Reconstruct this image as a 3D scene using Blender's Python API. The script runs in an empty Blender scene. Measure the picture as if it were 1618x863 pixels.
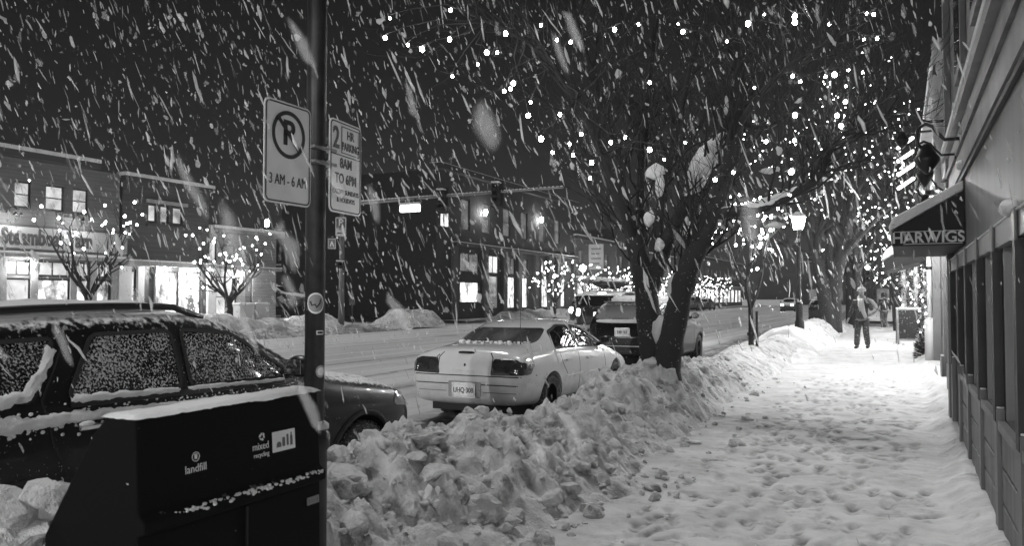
import bpy, bmesh, math, random
import numpy as np
from mathutils import Vector, Matrix, noise
from mathutils.bvhtree import BVHTree

rnd = random.Random(11)
scene = bpy.context.scene
C = scene.collection
PI = math.pi
V = Vector

# ------------------------------------------------------------------ camera geometry (used to measure the place)
EYE = V((0, 0, 1.55)); YAW = math.radians(25.98); FPX = 1258.0
CS, SN = math.cos(YAW), math.sin(YAW)
def ray(u, v):
    r = (u - 809) / FPX; up = -(v - 471) / FPX
    return V((-SN + CS * r, CS + SN * r, up))
def at_x(u, v, X):
    d = ray(u, v); return EYE + d * ((X - EYE.x) / d.x)
def at_d(u, v, dist):
    return EYE + ray(u, v) * dist

# ------------------------------------------------------------------ materials
def new_mat(name):
    m = bpy.data.materials.new(name); m.use_nodes = True
    nt = m.node_tree
    return m, nt, nt.nodes['Principled BSDF']
def g(v): return (v, v, v, 1)
def node(nt, t, **kw):
    n = nt.nodes.new(t)
    for k, v in kw.items(): setattr(n, k, v)
    return n
def coords(nt, scale=(1, 1, 1), kind='Object'):
    tc = node(nt, 'ShaderNodeTexCoord'); mp = node(nt, 'ShaderNodeMapping')
    nt.links.new(tc.outputs[kind], mp.inputs[0]); mp.inputs['Scale'].default_value = scale
    return mp.outputs[0]
def noise_out(nt, vec, scale, detail=5, rough=.55, dist=0):
    n = node(nt, 'ShaderNodeTexNoise'); nt.links.new(vec, n.inputs['Vector'])
    n.inputs['Scale'].default_value = scale; n.inputs['Detail'].default_value = detail
    n.inputs['Roughness'].default_value = rough; n.inputs['Distortion'].default_value = dist
    return n.outputs[0]
def ramp(nt, val, stops):
    r = node(nt, 'ShaderNodeValToRGB'); nt.links.new(val, r.inputs[0])
    e = r.color_ramp.elements
    while len(e) < len(stops): e.new(0.5)
    for el, (p, c) in zip(e, stops): el.position = p; el.color = g(c)
    return r.outputs[0]
def mathn(nt, op, a, b=None, clamp=False):
    n = node(nt, 'ShaderNodeMath', operation=op, use_clamp=clamp)
    for i, x in enumerate((a, b)):
        if x is None: continue
        if isinstance(x, (int, float)): n.inputs[i].default_value = x
        else: nt.links.new(x, n.inputs[i])
    return n.outputs[0]
def mix(nt, fac, a, b):
    n = node(nt, 'ShaderNodeMix', data_type='RGBA')
    for s, x in ((n.inputs[0], fac), (n.inputs[6], a), (n.inputs[7], b)):
        if isinstance(x, (int, float)): s.default_value = x if s is n.inputs[0] else g(x)
        else: nt.links.new(x, s)
    return n.outputs[2]
def add_bump(nt, bs, val, strength, dist):
    b = node(nt, 'ShaderNodeBump'); b.inputs['Strength'].default_value = strength; b.inputs['Distance'].default_value = dist
    nt.links.new(val, b.inputs['Height']); nt.links.new(b.outputs[0], bs.inputs['Normal'])
def mat(name, v, rough=.6, metal=0, var=None, bump=None, coat=0, spec=.5):
    m, nt, bs = new_mat(name)
    bs.inputs['Base Color'].default_value = g(v); bs.inputs['Roughness'].default_value = rough
    bs.inputs['Metallic'].default_value = metal; bs.inputs['Coat Weight'].default_value = coat
    bs.inputs['Specular IOR Level'].default_value = spec
    if var:
        sc, lo, hi = var[:3]; st = var[3] if len(var) > 3 else (1, 1, 1)
        o = noise_out(nt, coords(nt, st), sc)
        nt.links.new(ramp(nt, o, [(.3, lo), (.7, hi)]), bs.inputs['Base Color'])
    if bump:
        sc, s, d = bump[:3]; st = bump[3] if len(bump) > 3 else (1, 1, 1)
        add_bump(nt, bs, noise_out(nt, coords(nt, st), sc), s, d)
    return m
def snowy(name, v, rough=.4, lo=.35, hi=.75, scale=18, coat=0, speck=.62, up=True, snow=.8, metal=0, patchy=0):
    """a surface with snow lying on what faces upwards and stuck to it in specks"""
    m, nt, bs = new_mat(name)
    co = coords(nt)
    n1 = noise_out(nt, co, scale, 4, .6)
    geo = node(nt, 'ShaderNodeNewGeometry'); sep = node(nt, 'ShaderNodeSeparateXYZ')
    nt.links.new(geo.outputs['Normal'], sep.inputs[0])
    upv = mathn(nt, 'ADD', sep.outputs[2], mathn(nt, 'MULTIPLY', mathn(nt, 'SUBTRACT', n1, .5), 1.2))
    f1 = ramp(nt, upv, [(lo, 0), (hi, 1)])
    vs = noise_out(nt, co, scale * 3.2, 3, .6)
    if patchy: vs = mathn(nt, 'ADD', vs, mathn(nt, 'MULTIPLY', mathn(nt, 'SUBTRACT', noise_out(nt, co, 3.2, 4, .65), .5), patchy))
    f2 = ramp(nt, vs, [(speck, 0), (min(speck + .07, 1), 1)])
    f = mathn(nt, 'MAXIMUM', f1, f2) if up else f2
    nt.links.new(mix(nt, f, v, snow), bs.inputs['Base Color'])
    nt.links.new(mathn(nt, 'ADD', mathn(nt, 'MULTIPLY', f, .85 - rough), rough), bs.inputs['Roughness'])
    bs.inputs['Metallic'].default_value = metal
    cw = mathn(nt, 'MULTIPLY', mathn(nt, 'SUBTRACT', 1, f), coat)
    nt.links.new(cw, bs.inputs['Coat Weight'])
    add_bump(nt, bs, f, .35, .02)
    return m
def glow(name, strength, base=.8, pattern=None):
    m, nt, bs = new_mat(name)
    bs.inputs['Base Color'].default_value = g(.05 if pattern else base); bs.inputs['Roughness'].default_value = .15
    bs.inputs['Emission Color'].default_value = g(1); bs.inputs['Emission Strength'].default_value = strength
    if pattern:
        kind, sc = pattern
        co = coords(nt)
        if kind == 'shop':
            a = noise_out(nt, coords(nt, (sc * 1.5, sc * 1.5, sc * .55)), 1.0, 3, .7)
            b = noise_out(nt, co, sc * 5, 3, .6)
            o = ramp(nt, mathn(nt, 'ADD', mathn(nt, 'MULTIPLY', a, .75), mathn(nt, 'MULTIPLY', b, .3)), [(.38, .03), (.5, .4), (.58, 1)])
        elif kind == 'soft':
            o = ramp(nt, noise_out(nt, co, sc, 3, .5), [(.3, .25), (.65, 1)])
        elif kind == 'dots':
            v = node(nt, 'ShaderNodeTexVoronoi'); nt.links.new(co, v.inputs['Vector']); v.inputs['Scale'].default_value = sc * 4
            a = noise_out(nt, co, sc, 3, .6)
            o = mathn(nt, 'MAXIMUM', ramp(nt, v.outputs['Distance'], [(.1, 1), (.3, 0)]), ramp(nt, a, [(.42, .05), (.6, .8)]))
        nt.links.new(o, bs.inputs['Emission Color'])
    return m

def snow_mat(name, lo, hi, dirt=None, scale=3, bumps=(30, .5, .02)):
    m, nt, bs = new_mat(name)
    co = coords(nt)
    a = noise_out(nt, co, scale, 6, .6)
    col = ramp(nt, a, [(.3, lo), (.62, hi)])
    if dirt:                                       # grit and slush caught in the snow
        sc, thr, dv = dirt
        b = noise_out(nt, co, sc, 6, .68, .3)
        f = ramp(nt, b, [(thr, 0), (thr + .12, 1)])
        col = mix(nt, mathn(nt, 'MULTIPLY', f, .8), col, dv)
    at = node(nt, 'ShaderNodeAttribute', attribute_name='dirt')
    col = mix(nt, at.outputs['Fac'], col, .10)
    nt.links.new(col, bs.inputs['Base Color'])
    bs.inputs['Roughness'].default_value = .75; bs.inputs['Specular IOR Level'].default_value = .3
    bh = mathn(nt, 'ADD', noise_out(nt, co, bumps[0], 5, .65), mathn(nt, 'MULTIPLY', noise_out(nt, co, bumps[0] * 5, 3, .6), .35))
    add_bump(nt, bs, bh, bumps[1], bumps[2])
    return m

SNOW = snow_mat('fresh snow', .74, .84)
SNOW_CAP = snow_mat('settled snow', .68, .85, bumps=(45, .6, .02))
SNOW_BANK = snow_mat('ploughed snow', .56, .82, dirt=(4.2, .53, .14), scale=5, bumps=(24, .9, .035))
SNOW_SLAB = snow_mat('dirty snow slab', .3, .7, dirt=(4, .44, .14), scale=6, bumps=(22, .8, .03))
SNOW_WALK = snow_mat('trodden snow', .44, .64, dirt=(5, .55, .28), scale=2.2, bumps=(20, .5, .014))
BLACK = mat('black painted metal', .012, .35, bump=(60, .1, .003))
BLACK_FLAT = mat('black rubber', .012, .8)
POLE = mat('dark pole paint', .014, .45, var=(14, .008, .03), bump=(40, .15, .003))
BIN = snowy('black bin steel', .004, .75, .93, .99, 14, 0, .73, snow=.12); BIN.node_tree.nodes['Principled BSDF'].inputs['Specular IOR Level'].default_value = .12
SIGN_WHITE = mat('white sign sheeting', .8, .4, var=(7, .72, .86))
SIGN_INK = mat('black sign ink', .015, .5)
WHITE_INK = mat('white print', .75, .5)
STEEL = mat('galvanised steel', .45, .35, .8, var=(12, .3, .55))
CHROME = mat('chrome', .7, .12, 1)
BARK = snowy('dark bark', .028, .85, .9, 1.0, 9, 0, .655, patchy=.12)
BARK_CLEAR = mat('wet bark', .022, .8, var=(9, .012, .045), bump=(30, .9, .03, (1, 1, .35)))
TWIG = mat('twig bark', .022, .85)
TWIG_PALE = mat('frosted twig bark', .09, .8)
BULB = glow('bulb glow', 45); BULB_FAR = glow('far bulb glow', 14)
LANTERN = glow('lantern glow', 42); LANTERN_ST = glow('street lantern glow', 300)
GLASS = mat('dark glass', .01, .04, spec=.7)
TYRE = snowy('tyre rubber', .012, .8, .9, 1.0, 30, 0, .6, up=False, snow=.5)
RIM = mat('wheel rim', .12, .4, .6)

# ------------------------------------------------------------------ mesh builder
class MB:
    def __init__(s): s.v = []; s.f = []
    def quadstrip(s, rings, closed=True):
        base = len(s.v); n = len(rings[0])
        for r in rings: s.v += [tuple(p) for p in r]
        for i in range(len(rings) - 1):
            for j in range(n if closed else n - 1):
                k = (j + 1) % n
                s.f.append((base + i*n + j, base + i*n + k, base + (i+1)*n + k, base + (i+1)*n + j))
        return base
    def box(s, c, d, rot=None):
        b = len(s.v); c = V(c)
        for z in (-.5, .5):
            for x, y in ((-.5, -.5), (.5, -.5), (.5, .5), (-.5, .5)):
                p = V((x*d[0], y*d[1], z*d[2]))
                if rot: p = rot @ p
                s.v.append(tuple(c + p))
        for f in ((3,2,1,0),(4,5,6,7),(0,1,5,4),(1,2,6,5),(2,3,7,6),(3,0,4,7)): s.f.append(tuple(b+i for i in f))
        return s
    def bb(s, x0, x1, y0, y1, z0, z1): return s.box(((x0+x1)/2, (y0+y1)/2, (z0+z1)/2), (x1-x0, y1-y0, z1-z0))
    def obox(s, f, a0, a1, b0, b1, c0, c1):
        b = len(s.v)
        for c in (c0, c1):
            for a, bb in ((a0,b0),(a1,b0),(a1,b1),(a0,b1)): s.v.append(tuple(f(a, bb, c)))
        for q in ((3,2,1,0),(4,5,6,7),(0,1,5,4),(1,2,6,5),(2,3,7,6),(3,0,4,7)): s.f.append(tuple(b+i for i in q))
        return s
    def tube(s, pts, rad, n=8, caps=True):
        pts = [V(p) for p in pts]
        if isinstance(rad, (int, float)): rad = [rad] * len(pts)
        t = (pts[1] - pts[0]).normalized()
        a = V((0, 0, 1)) if abs(t.z) < .9 else V((1, 0, 0))
        x = t.cross(a).normalized(); rings = []
        for i, p in enumerate(pts):
            t = (pts[min(i+1, len(pts)-1)] - pts[max(i-1, 0)])
            t = t.normalized() if t.length > 1e-9 else V((0,0,1))
            x = (x - t * x.dot(t)); x = x.normalized() if x.length > 1e-6 else t.orthogonal().normalized()
            y = t.cross(x)
            rings.append([p + (x * math.cos(2*PI*k/n) + y * math.sin(2*PI*k/n)) * rad[i] for k in range(n)])
        b = s.quadstrip(rings)
        if caps:
            s.f.append(tuple(b + k for k in reversed(range(n)))); e = b + (len(pts)-1)*n
            s.f.append(tuple(e + k for k in range(n)))
        return s
    def lathe(s, prof, n=16, M=Matrix(), caps=True):
        rings = [[M @ V((r*math.cos(2*PI*k/n), r*math.sin(2*PI*k/n), z)) for k in range(n)] for r, z in prof]
        b = s.quadstrip(rings)
        if caps:
            s.f.append(tuple(b + k for k in reversed(range(n)))); e = b + (len(prof)-1)*n
            s.f.append(tuple(e + k for k in range(n)))
        return s
    def prism(s, poly, f, c0, c1):
        n = len(poly); b = len(s.v)
        for c in (c0, c1): s.v += [tuple(f(a, bb, c)) for a, bb in poly]
        s.f.append(tuple(b + i for i in reversed(range(n)))); s.f.append(tuple(b + n + i for i in range(n)))
        for i in range(n): j = (i+1) % n; s.f.append((b+i, b+j, b+n+j, b+n+i))
        return s
    def ball(s, c, r, n=8, m=5, sq=(1,1,1)):
        c = V(c); rings = []
        for i in range(1, m):
            th = PI*i/m
            rings.append([c + V((math.sin(th)*math.cos(2*PI*k/n)*r*sq[0], math.sin(th)*math.sin(2*PI*k/n)*r*sq[1], math.cos(th)*r*sq[2])) for k in range(n)])
        b = s.quadstrip(rings); t = len(s.v); s.v += [tuple(c + V((0,0,r*sq[2]))), tuple(c - V((0,0,r*sq[2])))]
        e = b + (m-2)*n
        for k in range(n):
            s.f.append((b+(k+1)%n, b+k, t)); s.f.append((e+k, e+(k+1)%n, t+1))
        return s
    def mesh(s, name, m=None, smooth=False, bevel=0):
        me = bpy.data.meshes.new(name); me.from_pydata(s.v, [], s.f)
        bm = bmesh.new(); bm.from_mesh(me); bmesh.ops.recalc_face_normals(bm, faces=bm.faces)
        if bevel:
            ed = [e for e in bm.edges if len(e.link_faces) == 2 and e.calc_face_angle() > .5]
            bmesh.ops.bevel(bm, geom=ed, offset=bevel, segments=2, affect='EDGES', profile=.5, clamp_overlap=True)
        bm.to_mesh(me); bm.free()
        if m: me.materials.append(m)
        if smooth: me.polygons.foreach_set('use_smooth', [True]*len(me.polygons))
        return me
    def build(s, name, m=None, parent=None, smooth=False, bevel=0):
        return link(name, s.mesh(name, m, smooth, bevel), parent)
def link(name, me, parent=None):
    o = bpy.data.objects.new(name, me); C.objects.link(o)
    if parent: o.parent = parent
    return o
def tag(o, label=None, cat=None, group=None, kind=None):
    for k, v in (('label', label), ('category', cat), ('group', group), ('kind', kind)):
        if v: o[k] = v
    return o
def thing(name, label, cat, loc=(0,0,0), rz=0, group=None):
    o = bpy.data.objects.new(name, None); C.objects.link(o); o.location = loc; o.rotation_euler = (0,0,rz)
    o.empty_display_size = .2
    return tag(o, label, cat, group)
def dup(o, loc=None, rz=None, label=None, parent=None):
    c = o.copy(); C.objects.link(c)
    if parent: c.parent = parent
    if loc is not None: c.location = loc
    if rz is not None: c.rotation_euler = (0, 0, rz)
    if label: c['label'] = label
    for ch in list(o.children): dup(ch, parent=c)
    return c
def basis(o, right, up):
    r = V(right).normalized(); u = V(up).normalized(); n = r.cross(u)
    M = Matrix.Identity(4)
    for i, c in enumerate((r, u, n)):
        for j in range(3): M[j][i] = c[j]
    M.translation = V(o); return M
def text(body, size, m, parent, M, name='lettering', ext=.002, sx=1.0, align='CENTER', bold=0, smooth=False):
    cu = bpy.data.curves.new(name, 'FONT'); cu.body = body; cu.size = size; cu.extrude = ext; cu.offset = bold
    cu.align_x = align; cu.align_y = 'CENTER'; cu.resolution_u = 4
    o = bpy.data.objects.new(name, cu); C.objects.link(o)
    dg = bpy.context.evaluated_depsgraph_get()
    me = bpy.data.meshes.new_from_object(o.evaluated_get(dg)); bpy.data.objects.remove(o)
    me.transform(M @ Matrix.Diagonal((sx, 1, 1, 1))); me.materials.clear(); me.materials.append(m)
    return link(name, me, parent)
def rounded(w, h, r, n=5):
    out = []
    for cx, cy, a in ((w/2-r, h/2-r, 0), (-w/2+r, h/2-r, 90), (-w/2+r, -h/2+r, 180), (w/2-r, -h/2+r, 270)):
        out += [(cx + r*math.cos(math.radians(a+90*i/n)), cy + r*math.sin(math.radians(a+90*i/n))) for i in range(n+1)]
    return out
def ring2d(mb, f, outer, inner, c0, c1):
    n = len(outer); b = len(mb.v)
    for p, c in ((outer, c0), (outer, c1), (inner, c1), (inner, c0)): mb.v += [tuple(f(x, y, c)) for x, y in p]
    for i in range(n):
        j = (i+1) % n
        for k in range(4):
            l = (k+1) % 4; mb.f.append((b+k*n+i, b+k*n+j, b+l*n+j, b+l*n+i))
def circle2d(r, n=32, cx=0, cy=0): return [(cx + r*math.cos(2*PI*i/n), cy + r*math.sin(2*PI*i/n)) for i in range(n)]
def mapper(M): return lambda a, b, c: M @ V((a, b, c))

# ------------------------------------------------------------------ noise on arrays
def vnoise(x, y, seed=0):
    xi = np.floor(x).astype(np.int64); yi = np.floor(y).astype(np.int64); fx = x-xi; fy = y-yi
    fx = fx*fx*(3-2*fx); fy = fy*fy*(3-2*fy)
    def h(a, b):
        n = (a*374761393 + b*668265263 + seed*974711) & 0xffffffff
        n = ((n ^ (n >> 13)) * 1274126177) & 0xffffffff
        return ((n ^ (n >> 16)) & 0xffff) / 65535.0
    return (h(xi,yi)*(1-fx)+h(xi+1,yi)*fx)*(1-fy) + (h(xi,yi+1)*(1-fx)+h(xi+1,yi+1)*fx)*fy
def fbm(x, y, oct=4, seed=0, gain=.5):
    t = 0; a = 1; s = 0
    for i in range(oct):
        t = t + a*vnoise(x*2**i, y*2**i, seed+i); s += a; a *= gain
    return t/s - .5
def cells(x, y, seed=0):
    """distance to the nearest scattered point and that point's own random value"""
    xi = np.floor(x).astype(np.int64); yi = np.floor(y).astype(np.int64)
    best = np.full(x.shape, 9.0); val = np.zeros(x.shape)
    def h(a, b, s):
        n = (a*374761393 + b*668265263 + (seed+s)*974711) & 0xffffffff
        n = ((n ^ (n >> 13)) * 1274126177) & 0xffffffff
        return ((n ^ (n >> 16)) & 0xffff) / 65535.0
    for i in (-1,0,1):
        for j in (-1,0,1):
            px = xi+i+h(xi+i,yi+j,1); py = yi+j+h(xi+i,yi+j,2); v = h(xi+i,yi+j,3)
            d = np.hypot(px-x, py-y); m = d < best
            best = np.where(m, d, best); val = np.where(m, v, val)
    return best, val
def sheet(name, xs, ys, zfun, m, dirt=None, smooth=True):
    X, Y = np.meshgrid(xs, ys); Z = zfun(X, Y)
    nx, ny = len(xs), len(ys)
    co = np.stack([X, Y, Z], -1).reshape(-1, 3)
    idx = np.arange(nx*ny).reshape(ny, nx)
    f = np.stack([idx[:-1,:-1], idx[:-1,1:], idx[1:,1:], idx[1:,:-1]], -1).reshape(-1, 4)
    me = bpy.data.meshes.new(name)
    me.vertices.add(len(co)); me.vertices.foreach_set('co', co.ravel())
    me.loops.add(f.size); me.loops.foreach_set('vertex_index', f.ravel())
    me.polygons.add(len(f)); me.polygons.foreach_set('loop_start', np.arange(0, f.size, 4)); me.polygons.foreach_set('loop_total', np.full(len(f), 4))
    me.update(calc_edges=True); me.validate()
    me.polygons.foreach_set('use_smooth', np.full(len(f), smooth))
    if dirt is not None:
        a = me.attributes.new('dirt', 'FLOAT', 'POINT'); a.data.foreach_set('value', dirt(X, Y).ravel().astype(np.float32))
    me.materials.append(m)
    return link(name, me)
def steps(a, b, fine, coarse, upto):
    out = [a]
    while out[-1] < b:
        t = min(1, max(0, (out[-1]-upto)/max(1e-6, b-upto))); out.append(out[-1] + fine + (coarse-fine)*t)
    return np.array(out)
SKY_STRENGTH, SUN_STRENGTH, EXPOSURE = 0.0021, 0.6, 1.1
HAZE = 0.0006
# ================================================================== WORLD, CAMERA, LIGHT
w = bpy.data.worlds.new('World'); scene.world = w; w.use_nodes = True
nt = w.node_tree; bg = nt.nodes['Background']
sky = node(nt, 'ShaderNodeTexSky', sky_type='NISHITA'); sky.sun_disc = False
sky.sun_elevation = math.radians(50); sky.sun_rotation = math.radians(160)
bw = node(nt, 'ShaderNodeRGBToBW')                       # a grey night sky: the picture is black and white
nt.links.new(sky.outputs[0], bw.inputs[0]); nt.links.new(bw.outputs[0], bg.inputs[0])
bg.inputs[1].default_value = SKY_STRENGTH
sun_data = bpy.data.lights.new('overcast_glow', 'SUN'); sun_data.energy = SUN_STRENGTH; sun_data.angle = math.radians(14)
sun = bpy.data.objects.new('overcast_glow', sun_data); C.objects.link(sun)
sun.rotation_euler = V((.30, -.26, -.92)).to_track_quat('-Z', 'Y').to_euler()
cd = bpy.data.cameras.new('camera'); cam = bpy.data.objects.new('camera', cd); C.objects.link(cam)
cam.location = EYE; cam.rotation_euler = (math.radians(91.8), 0, YAW)
cd.sensor_width = 36; cd.lens = 28; cd.clip_end = 2000; cd.clip_start = .05
cd.dof.use_dof = True; cd.dof.focus_distance = 8; cd.dof.aperture_fstop = 5
scene.camera = cam
vs = scene.view_settings; vs.view_transform = 'Standard'; vs.look = 'None'; vs.exposure = EXPOSURE; vs.gamma = 1
cy = scene.cycles if hasattr(scene, 'cycles') else None
if cy:
    cy.use_denoising = True; cy.max_bounces = 6; cy.volume_bounces = 0; cy.sample_clamp_indirect = 4

def point_light(loc, power, r=.06, parent=None):
    ld = bpy.data.lights.new('lamp_light', 'POINT'); ld.energy = power; ld.shadow_soft_size = r
    o = bpy.data.objects.new('lamp_light', ld); C.objects.link(o); o.location = loc
    if parent: o.parent = parent
    return o
def spot_light(loc, aim, power, size=100, r=.1):
    ld = bpy.data.lights.new('lamp_light', 'SPOT'); ld.energy = power; ld.spot_size = math.radians(size); ld.spot_blend = .6; ld.shadow_soft_size = r
    o = bpy.data.objects.new('lamp_light', ld); C.objects.link(o); o.location = loc
    o.rotation_euler = (V(aim) - V(loc)).to_track_quat('-Z', 'Y').to_euler()
    return o

# ================================================================== GROUND
STREET = -.15
def ground_z(x, y): return STREET - .06 + 0*x
gs = np.concatenate([np.arange(-420, -60, 40), np.arange(-60, 60, 10), np.arange(60, 421, 40)])
tag(sheet('ground', gs, np.concatenate([np.arange(-60, 120, 10), np.arange(120, 900, 60)]), ground_z, SNOW), kind='structure')

def road_material():
    m, nt, bs = new_mat('packed snow road')
    co = coords(nt)
    str_ = noise_out(nt, coords(nt, (2.2, .05, 1)), 1.0, 5, .65)
    blot = noise_out(nt, coords(nt, (.5, .12, 1)), 1.0, 4, .6)
    fine = noise_out(nt, co, 6, 5, .7)
    t = mathn(nt, 'ADD', mathn(nt, 'MULTIPLY', str_, .55), mathn(nt, 'ADD', mathn(nt, 'MULTIPLY', blot, .3), mathn(nt, 'MULTIPLY', fine, .25)))
    col = ramp(nt, t, [(.36, .2), (.5, .46), (.64, .62)])
    # bare wet asphalt worn through in the parking lane and in narrow wheel ruts
    sep = node(nt, 'ShaderNodeSeparateXYZ'); nt.links.new(co, sep.inputs[0])
    wob = mathn(nt, 'MULTIPLY', mathn(nt, 'SUBTRACT', noise_out(nt, coords(nt, (.3, .08, 1)), 1, 3), .5), 1.6)
    xx = mathn(nt, 'ADD', sep.outputs[0], wob)
    lane = ramp(nt, mathn(nt, 'ADD', mathn(nt, 'MULTIPLY', xx, .1), 1.0), [(.34, 0), (.43, 1)])
    gr = ramp(nt, noise_out(nt, co, 3.2, 6, .7), [(.36, 0), (.5, 1)])
    col = mix(nt, mathn(nt, 'MULTIPLY', lane, gr), col, .05)
    for x0 in (-8.6, -10.3, -13.2, -18.4):
        d = mathn(nt, 'ABSOLUTE', mathn(nt, 'SUBTRACT', xx, x0 + .0))
        f = ramp(nt, d, [(.03, 1), (.16, 0)])
        col = mix(nt, mathn(nt, 'MULTIPLY', mathn(nt, 'MULTIPLY', f, gr), .75), col, .09)
    nt.links.new(col, bs.inputs['Base Color']); bs.inputs['Roughness'].default_value = .6
    add_bump(nt, bs, mathn(nt, 'ADD', fine, str_), .5, .02)
    return m
ROAD = road_material()
tag(sheet('road', np.arange(-26, -3.3, .45), steps(-14, 190, .5, 4, 40), lambda x, y: STREET + .03*fbm(x*1.2, y*.25, 3, 5), ROAD), kind='structure')
b = MB(); b.bb(-90, -26.01, 36, 47, -.4, STREET+.012); b.bb(-3.3, 60, 50, 58.5, -.4, STREET+.02)
tag(b.build('cross_street', ROAD), kind='structure')

# the trodden pavement, with footprints pressed into it
r2 = np.random.RandomState(4)
prints = []
for k in range(6):
    x0 = (-1.35, -1.0, -.75, -.5, -.25, -.85)[k]; y = 3.0 + .13*k
    while y < 17:
        for s in (-1, 1):
            prints.append((x0 + s*.11 + r2.normal(0, .1), y + s*.17 + r2.normal(0, .12), r2.normal(0, .18)))
        y += r2.uniform(.55, 1.0)
for k in range(230): prints.append((r2.uniform(-1.7, .25), r2.uniform(3, 16), r2.normal(0, .5)))
def print_field(X, Y):
    out = np.zeros(X.shape); 
    xs = X[0]; ys = Y[:, 0]
    for px, py, a in prints:
        i0, i1 = np.searchsorted(xs, [px-.28, px+.28]); j0, j1 = np.searchsorted(ys, [py-.28, py+.28])
        if i1 <= i0 or j1 <= j0: continue
        dx = X[j0:j1, i0:i1]-px; dy = Y[j0:j1, i0:i1]-py
        u = dx*math.cos(a)+dy*math.sin(a); v = -dx*math.sin(a)+dy*math.cos(a)
        wd = .046 - .012*np.cos(v*18)
        q = np.clip(1.35 - (u/wd)**2*.9 - (v/.135)**2*.9, 0, 1)
        heel = np.abs(v+.035) < .018
        q = np.where(heel, q*.45, q)
        out[j0:j1, i0:i1] = np.maximum(out[j0:j1, i0:i1], q)
    return out
def walk_z(X, Y):
    z = .04*fbm(X*1.3, Y*1.3, 4, 2) + .012*fbm(X*6, Y*6, 3, 3)
    z = z - .028*print_field(X, Y) + .007*np.clip(fbm(X*11, Y*11, 3, 44)*3, -.4, .6)*np.clip((18-Y)/8, 0, 1)
    lim = .55*np.ones_like(X) - .18 + .2*fbm(Y*1.6, Y*0+3, 3, 8)
    dr = np.clip((X-lim+.1)/.28, 0, 1); dr = dr*dr*(3-2*dr)
    z = z + dr*(.13 + .10*fbm(X*3, Y*3, 4, 9))*np.where(Y < 40, 1, 0)
    z = np.where(Y > 47.5, z - np.clip((Y-47.5)*.25, 0, .3), z)
    return z
def walk_dirt(X, Y):
    p = print_field(X, Y)
    slush = np.clip(fbm(X*1.1, Y*.9, 4, 31)*3.2 - .35, 0, 1)*np.clip((16-Y)/8, 0, 1)
    tram = np.clip(.5 + fbm(X*5, Y*5, 3, 77)*2.5, 0, 1)
    tread = np.clip(.55 + fbm(X*22, Y*22, 2, 78)*3, 0, 1)
    return np.clip(p*.95*tread*tram + slush*.3*tram, 0, .85)
tag(sheet('sidewalk', np.arange(-4.0, 1.4, .024), steps(.4, 48.5, .022, .5, 12), walk_z, SNOW_WALK, walk_dirt), kind='structure')
tag(sheet('far_sidewalk', np.arange(-3.2, 4, .3), np.arange(58.2, 190, 1.5), lambda X, Y: .06*fbm(X, Y, 3, 3) + 0*X, SNOW), kind='structure')
b = MB(); b.bb(-3.55, -3.32, -14, 48.6, -.35, -.02)
tag(b.build('kerb', mat('granite kerb', .3, .8, var=(8, .2, .38)), bevel=.015), kind='structure')
tag(sheet('sidewalk_across', np.arange(-31.5, -25.9, .35), np.arange(8, 36.2, .4), lambda X, Y: .02 + .08*fbm(X, Y, 3, 13), SNOW), kind='structure')
tag(sheet('sidewalk_beyond', np.arange(-31.5, -25.9, .5), np.arange(46.8, 190, 1), lambda X, Y: .0 + .08*fbm(X, Y, 3, 14), SNOW), kind='structure')

# the ploughed bank along the kerb
CY = [0, 2, 4, 5.5, 7, 8.3, 9.6, 10.8, 12, 13.5, 16, 18, 22, 25, 27.5, 31, 35, 40, 44, 47.5]
CH = [.45, .5, .54, .52, .38, .42, .55, .68, .56, .46, .4, .5, .4, .45, .6, .66, .7, .6, .5, .15]
def bank_z(X, Y):
    h = np.interp(Y, CY, CH)
    toe = -1.98 + .5*fbm(Y*.8, Y*0, 4, 21) - .25*np.clip((Y-8)/6, 0, 1) + .16*fbm(Y*4, Y*0+9, 3, 27)
    toe = np.where(Y < 3.1, np.minimum(toe, -2.62 + .25*np.clip(Y-2.2, 0, 1)), toe)
    xc = np.where(Y < 9, -3.2, -3.05)
    r = np.clip((toe - X)/np.maximum(toe - xc, .25), 0, 1); r = r**.8; right = r*r*(3-2*r)*.75 + r*.25
    l = np.clip((X + 4.02)/.75, 0, 1); left = l*l*(3-2*l)
    prof = np.minimum(right, 1)*left
    lump = fbm(X*2.1, Y*2.1, 4, 33)*.30 + .02 + fbm(X*7, Y*7, 4, 34)*.12
    d, v = cells(X*4.2 + fbm(X*3, Y*3, 2, 3), Y*4.2, 41); d2, v2 = cells(X*9 + fbm(X*8, Y*8, 2, 4), Y*9, 42); d3, v3 = cells(X*19, Y*19, 43); rid = np.abs(fbm(X*5, Y*5, 3, 36))
    chunk = np.clip(.55 - d, 0, .5)*(v > .45)*.24*v + np.clip(.5 - d2, 0, .5)*(v2 > .4)*.17*v2 + np.clip(.5 - d3, 0, .5)*(v3 > .5)*.05 - rid*.22
    near = np.clip((20 - Y)/10, .35, 1)
    z = h*prof + (lump + chunk - .02)*np.clip(prof*2.2, 0, 1)*near
    return np.where(prof < .02, -.22, z - .05*(1-np.clip(prof*6, 0, 1)))
def bank_dirt(X, Y):
    d, v = cells(X*4.2 + fbm(X*3, Y*3, 2, 3), Y*4.2, 41)
    a = np.clip(fbm(X*1.5, Y*1.5, 5, 55)*3.5 - .25, 0, 1)
    gr = np.clip(fbm(X*9, Y*9, 4, 56)*5 - .2, 0, 1)
    b_ = np.clip(fbm(X*4.5, Y*4.5, 4, 57)*6 - .75, 0, 1)
    return np.clip(a*gr*.85 + b_*.6*np.clip((16-Y)/6, .3, 1) + np.clip(d-.5, 0, 1)*.6*np.clip(a*2, 0, 1), 0, .9)
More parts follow.
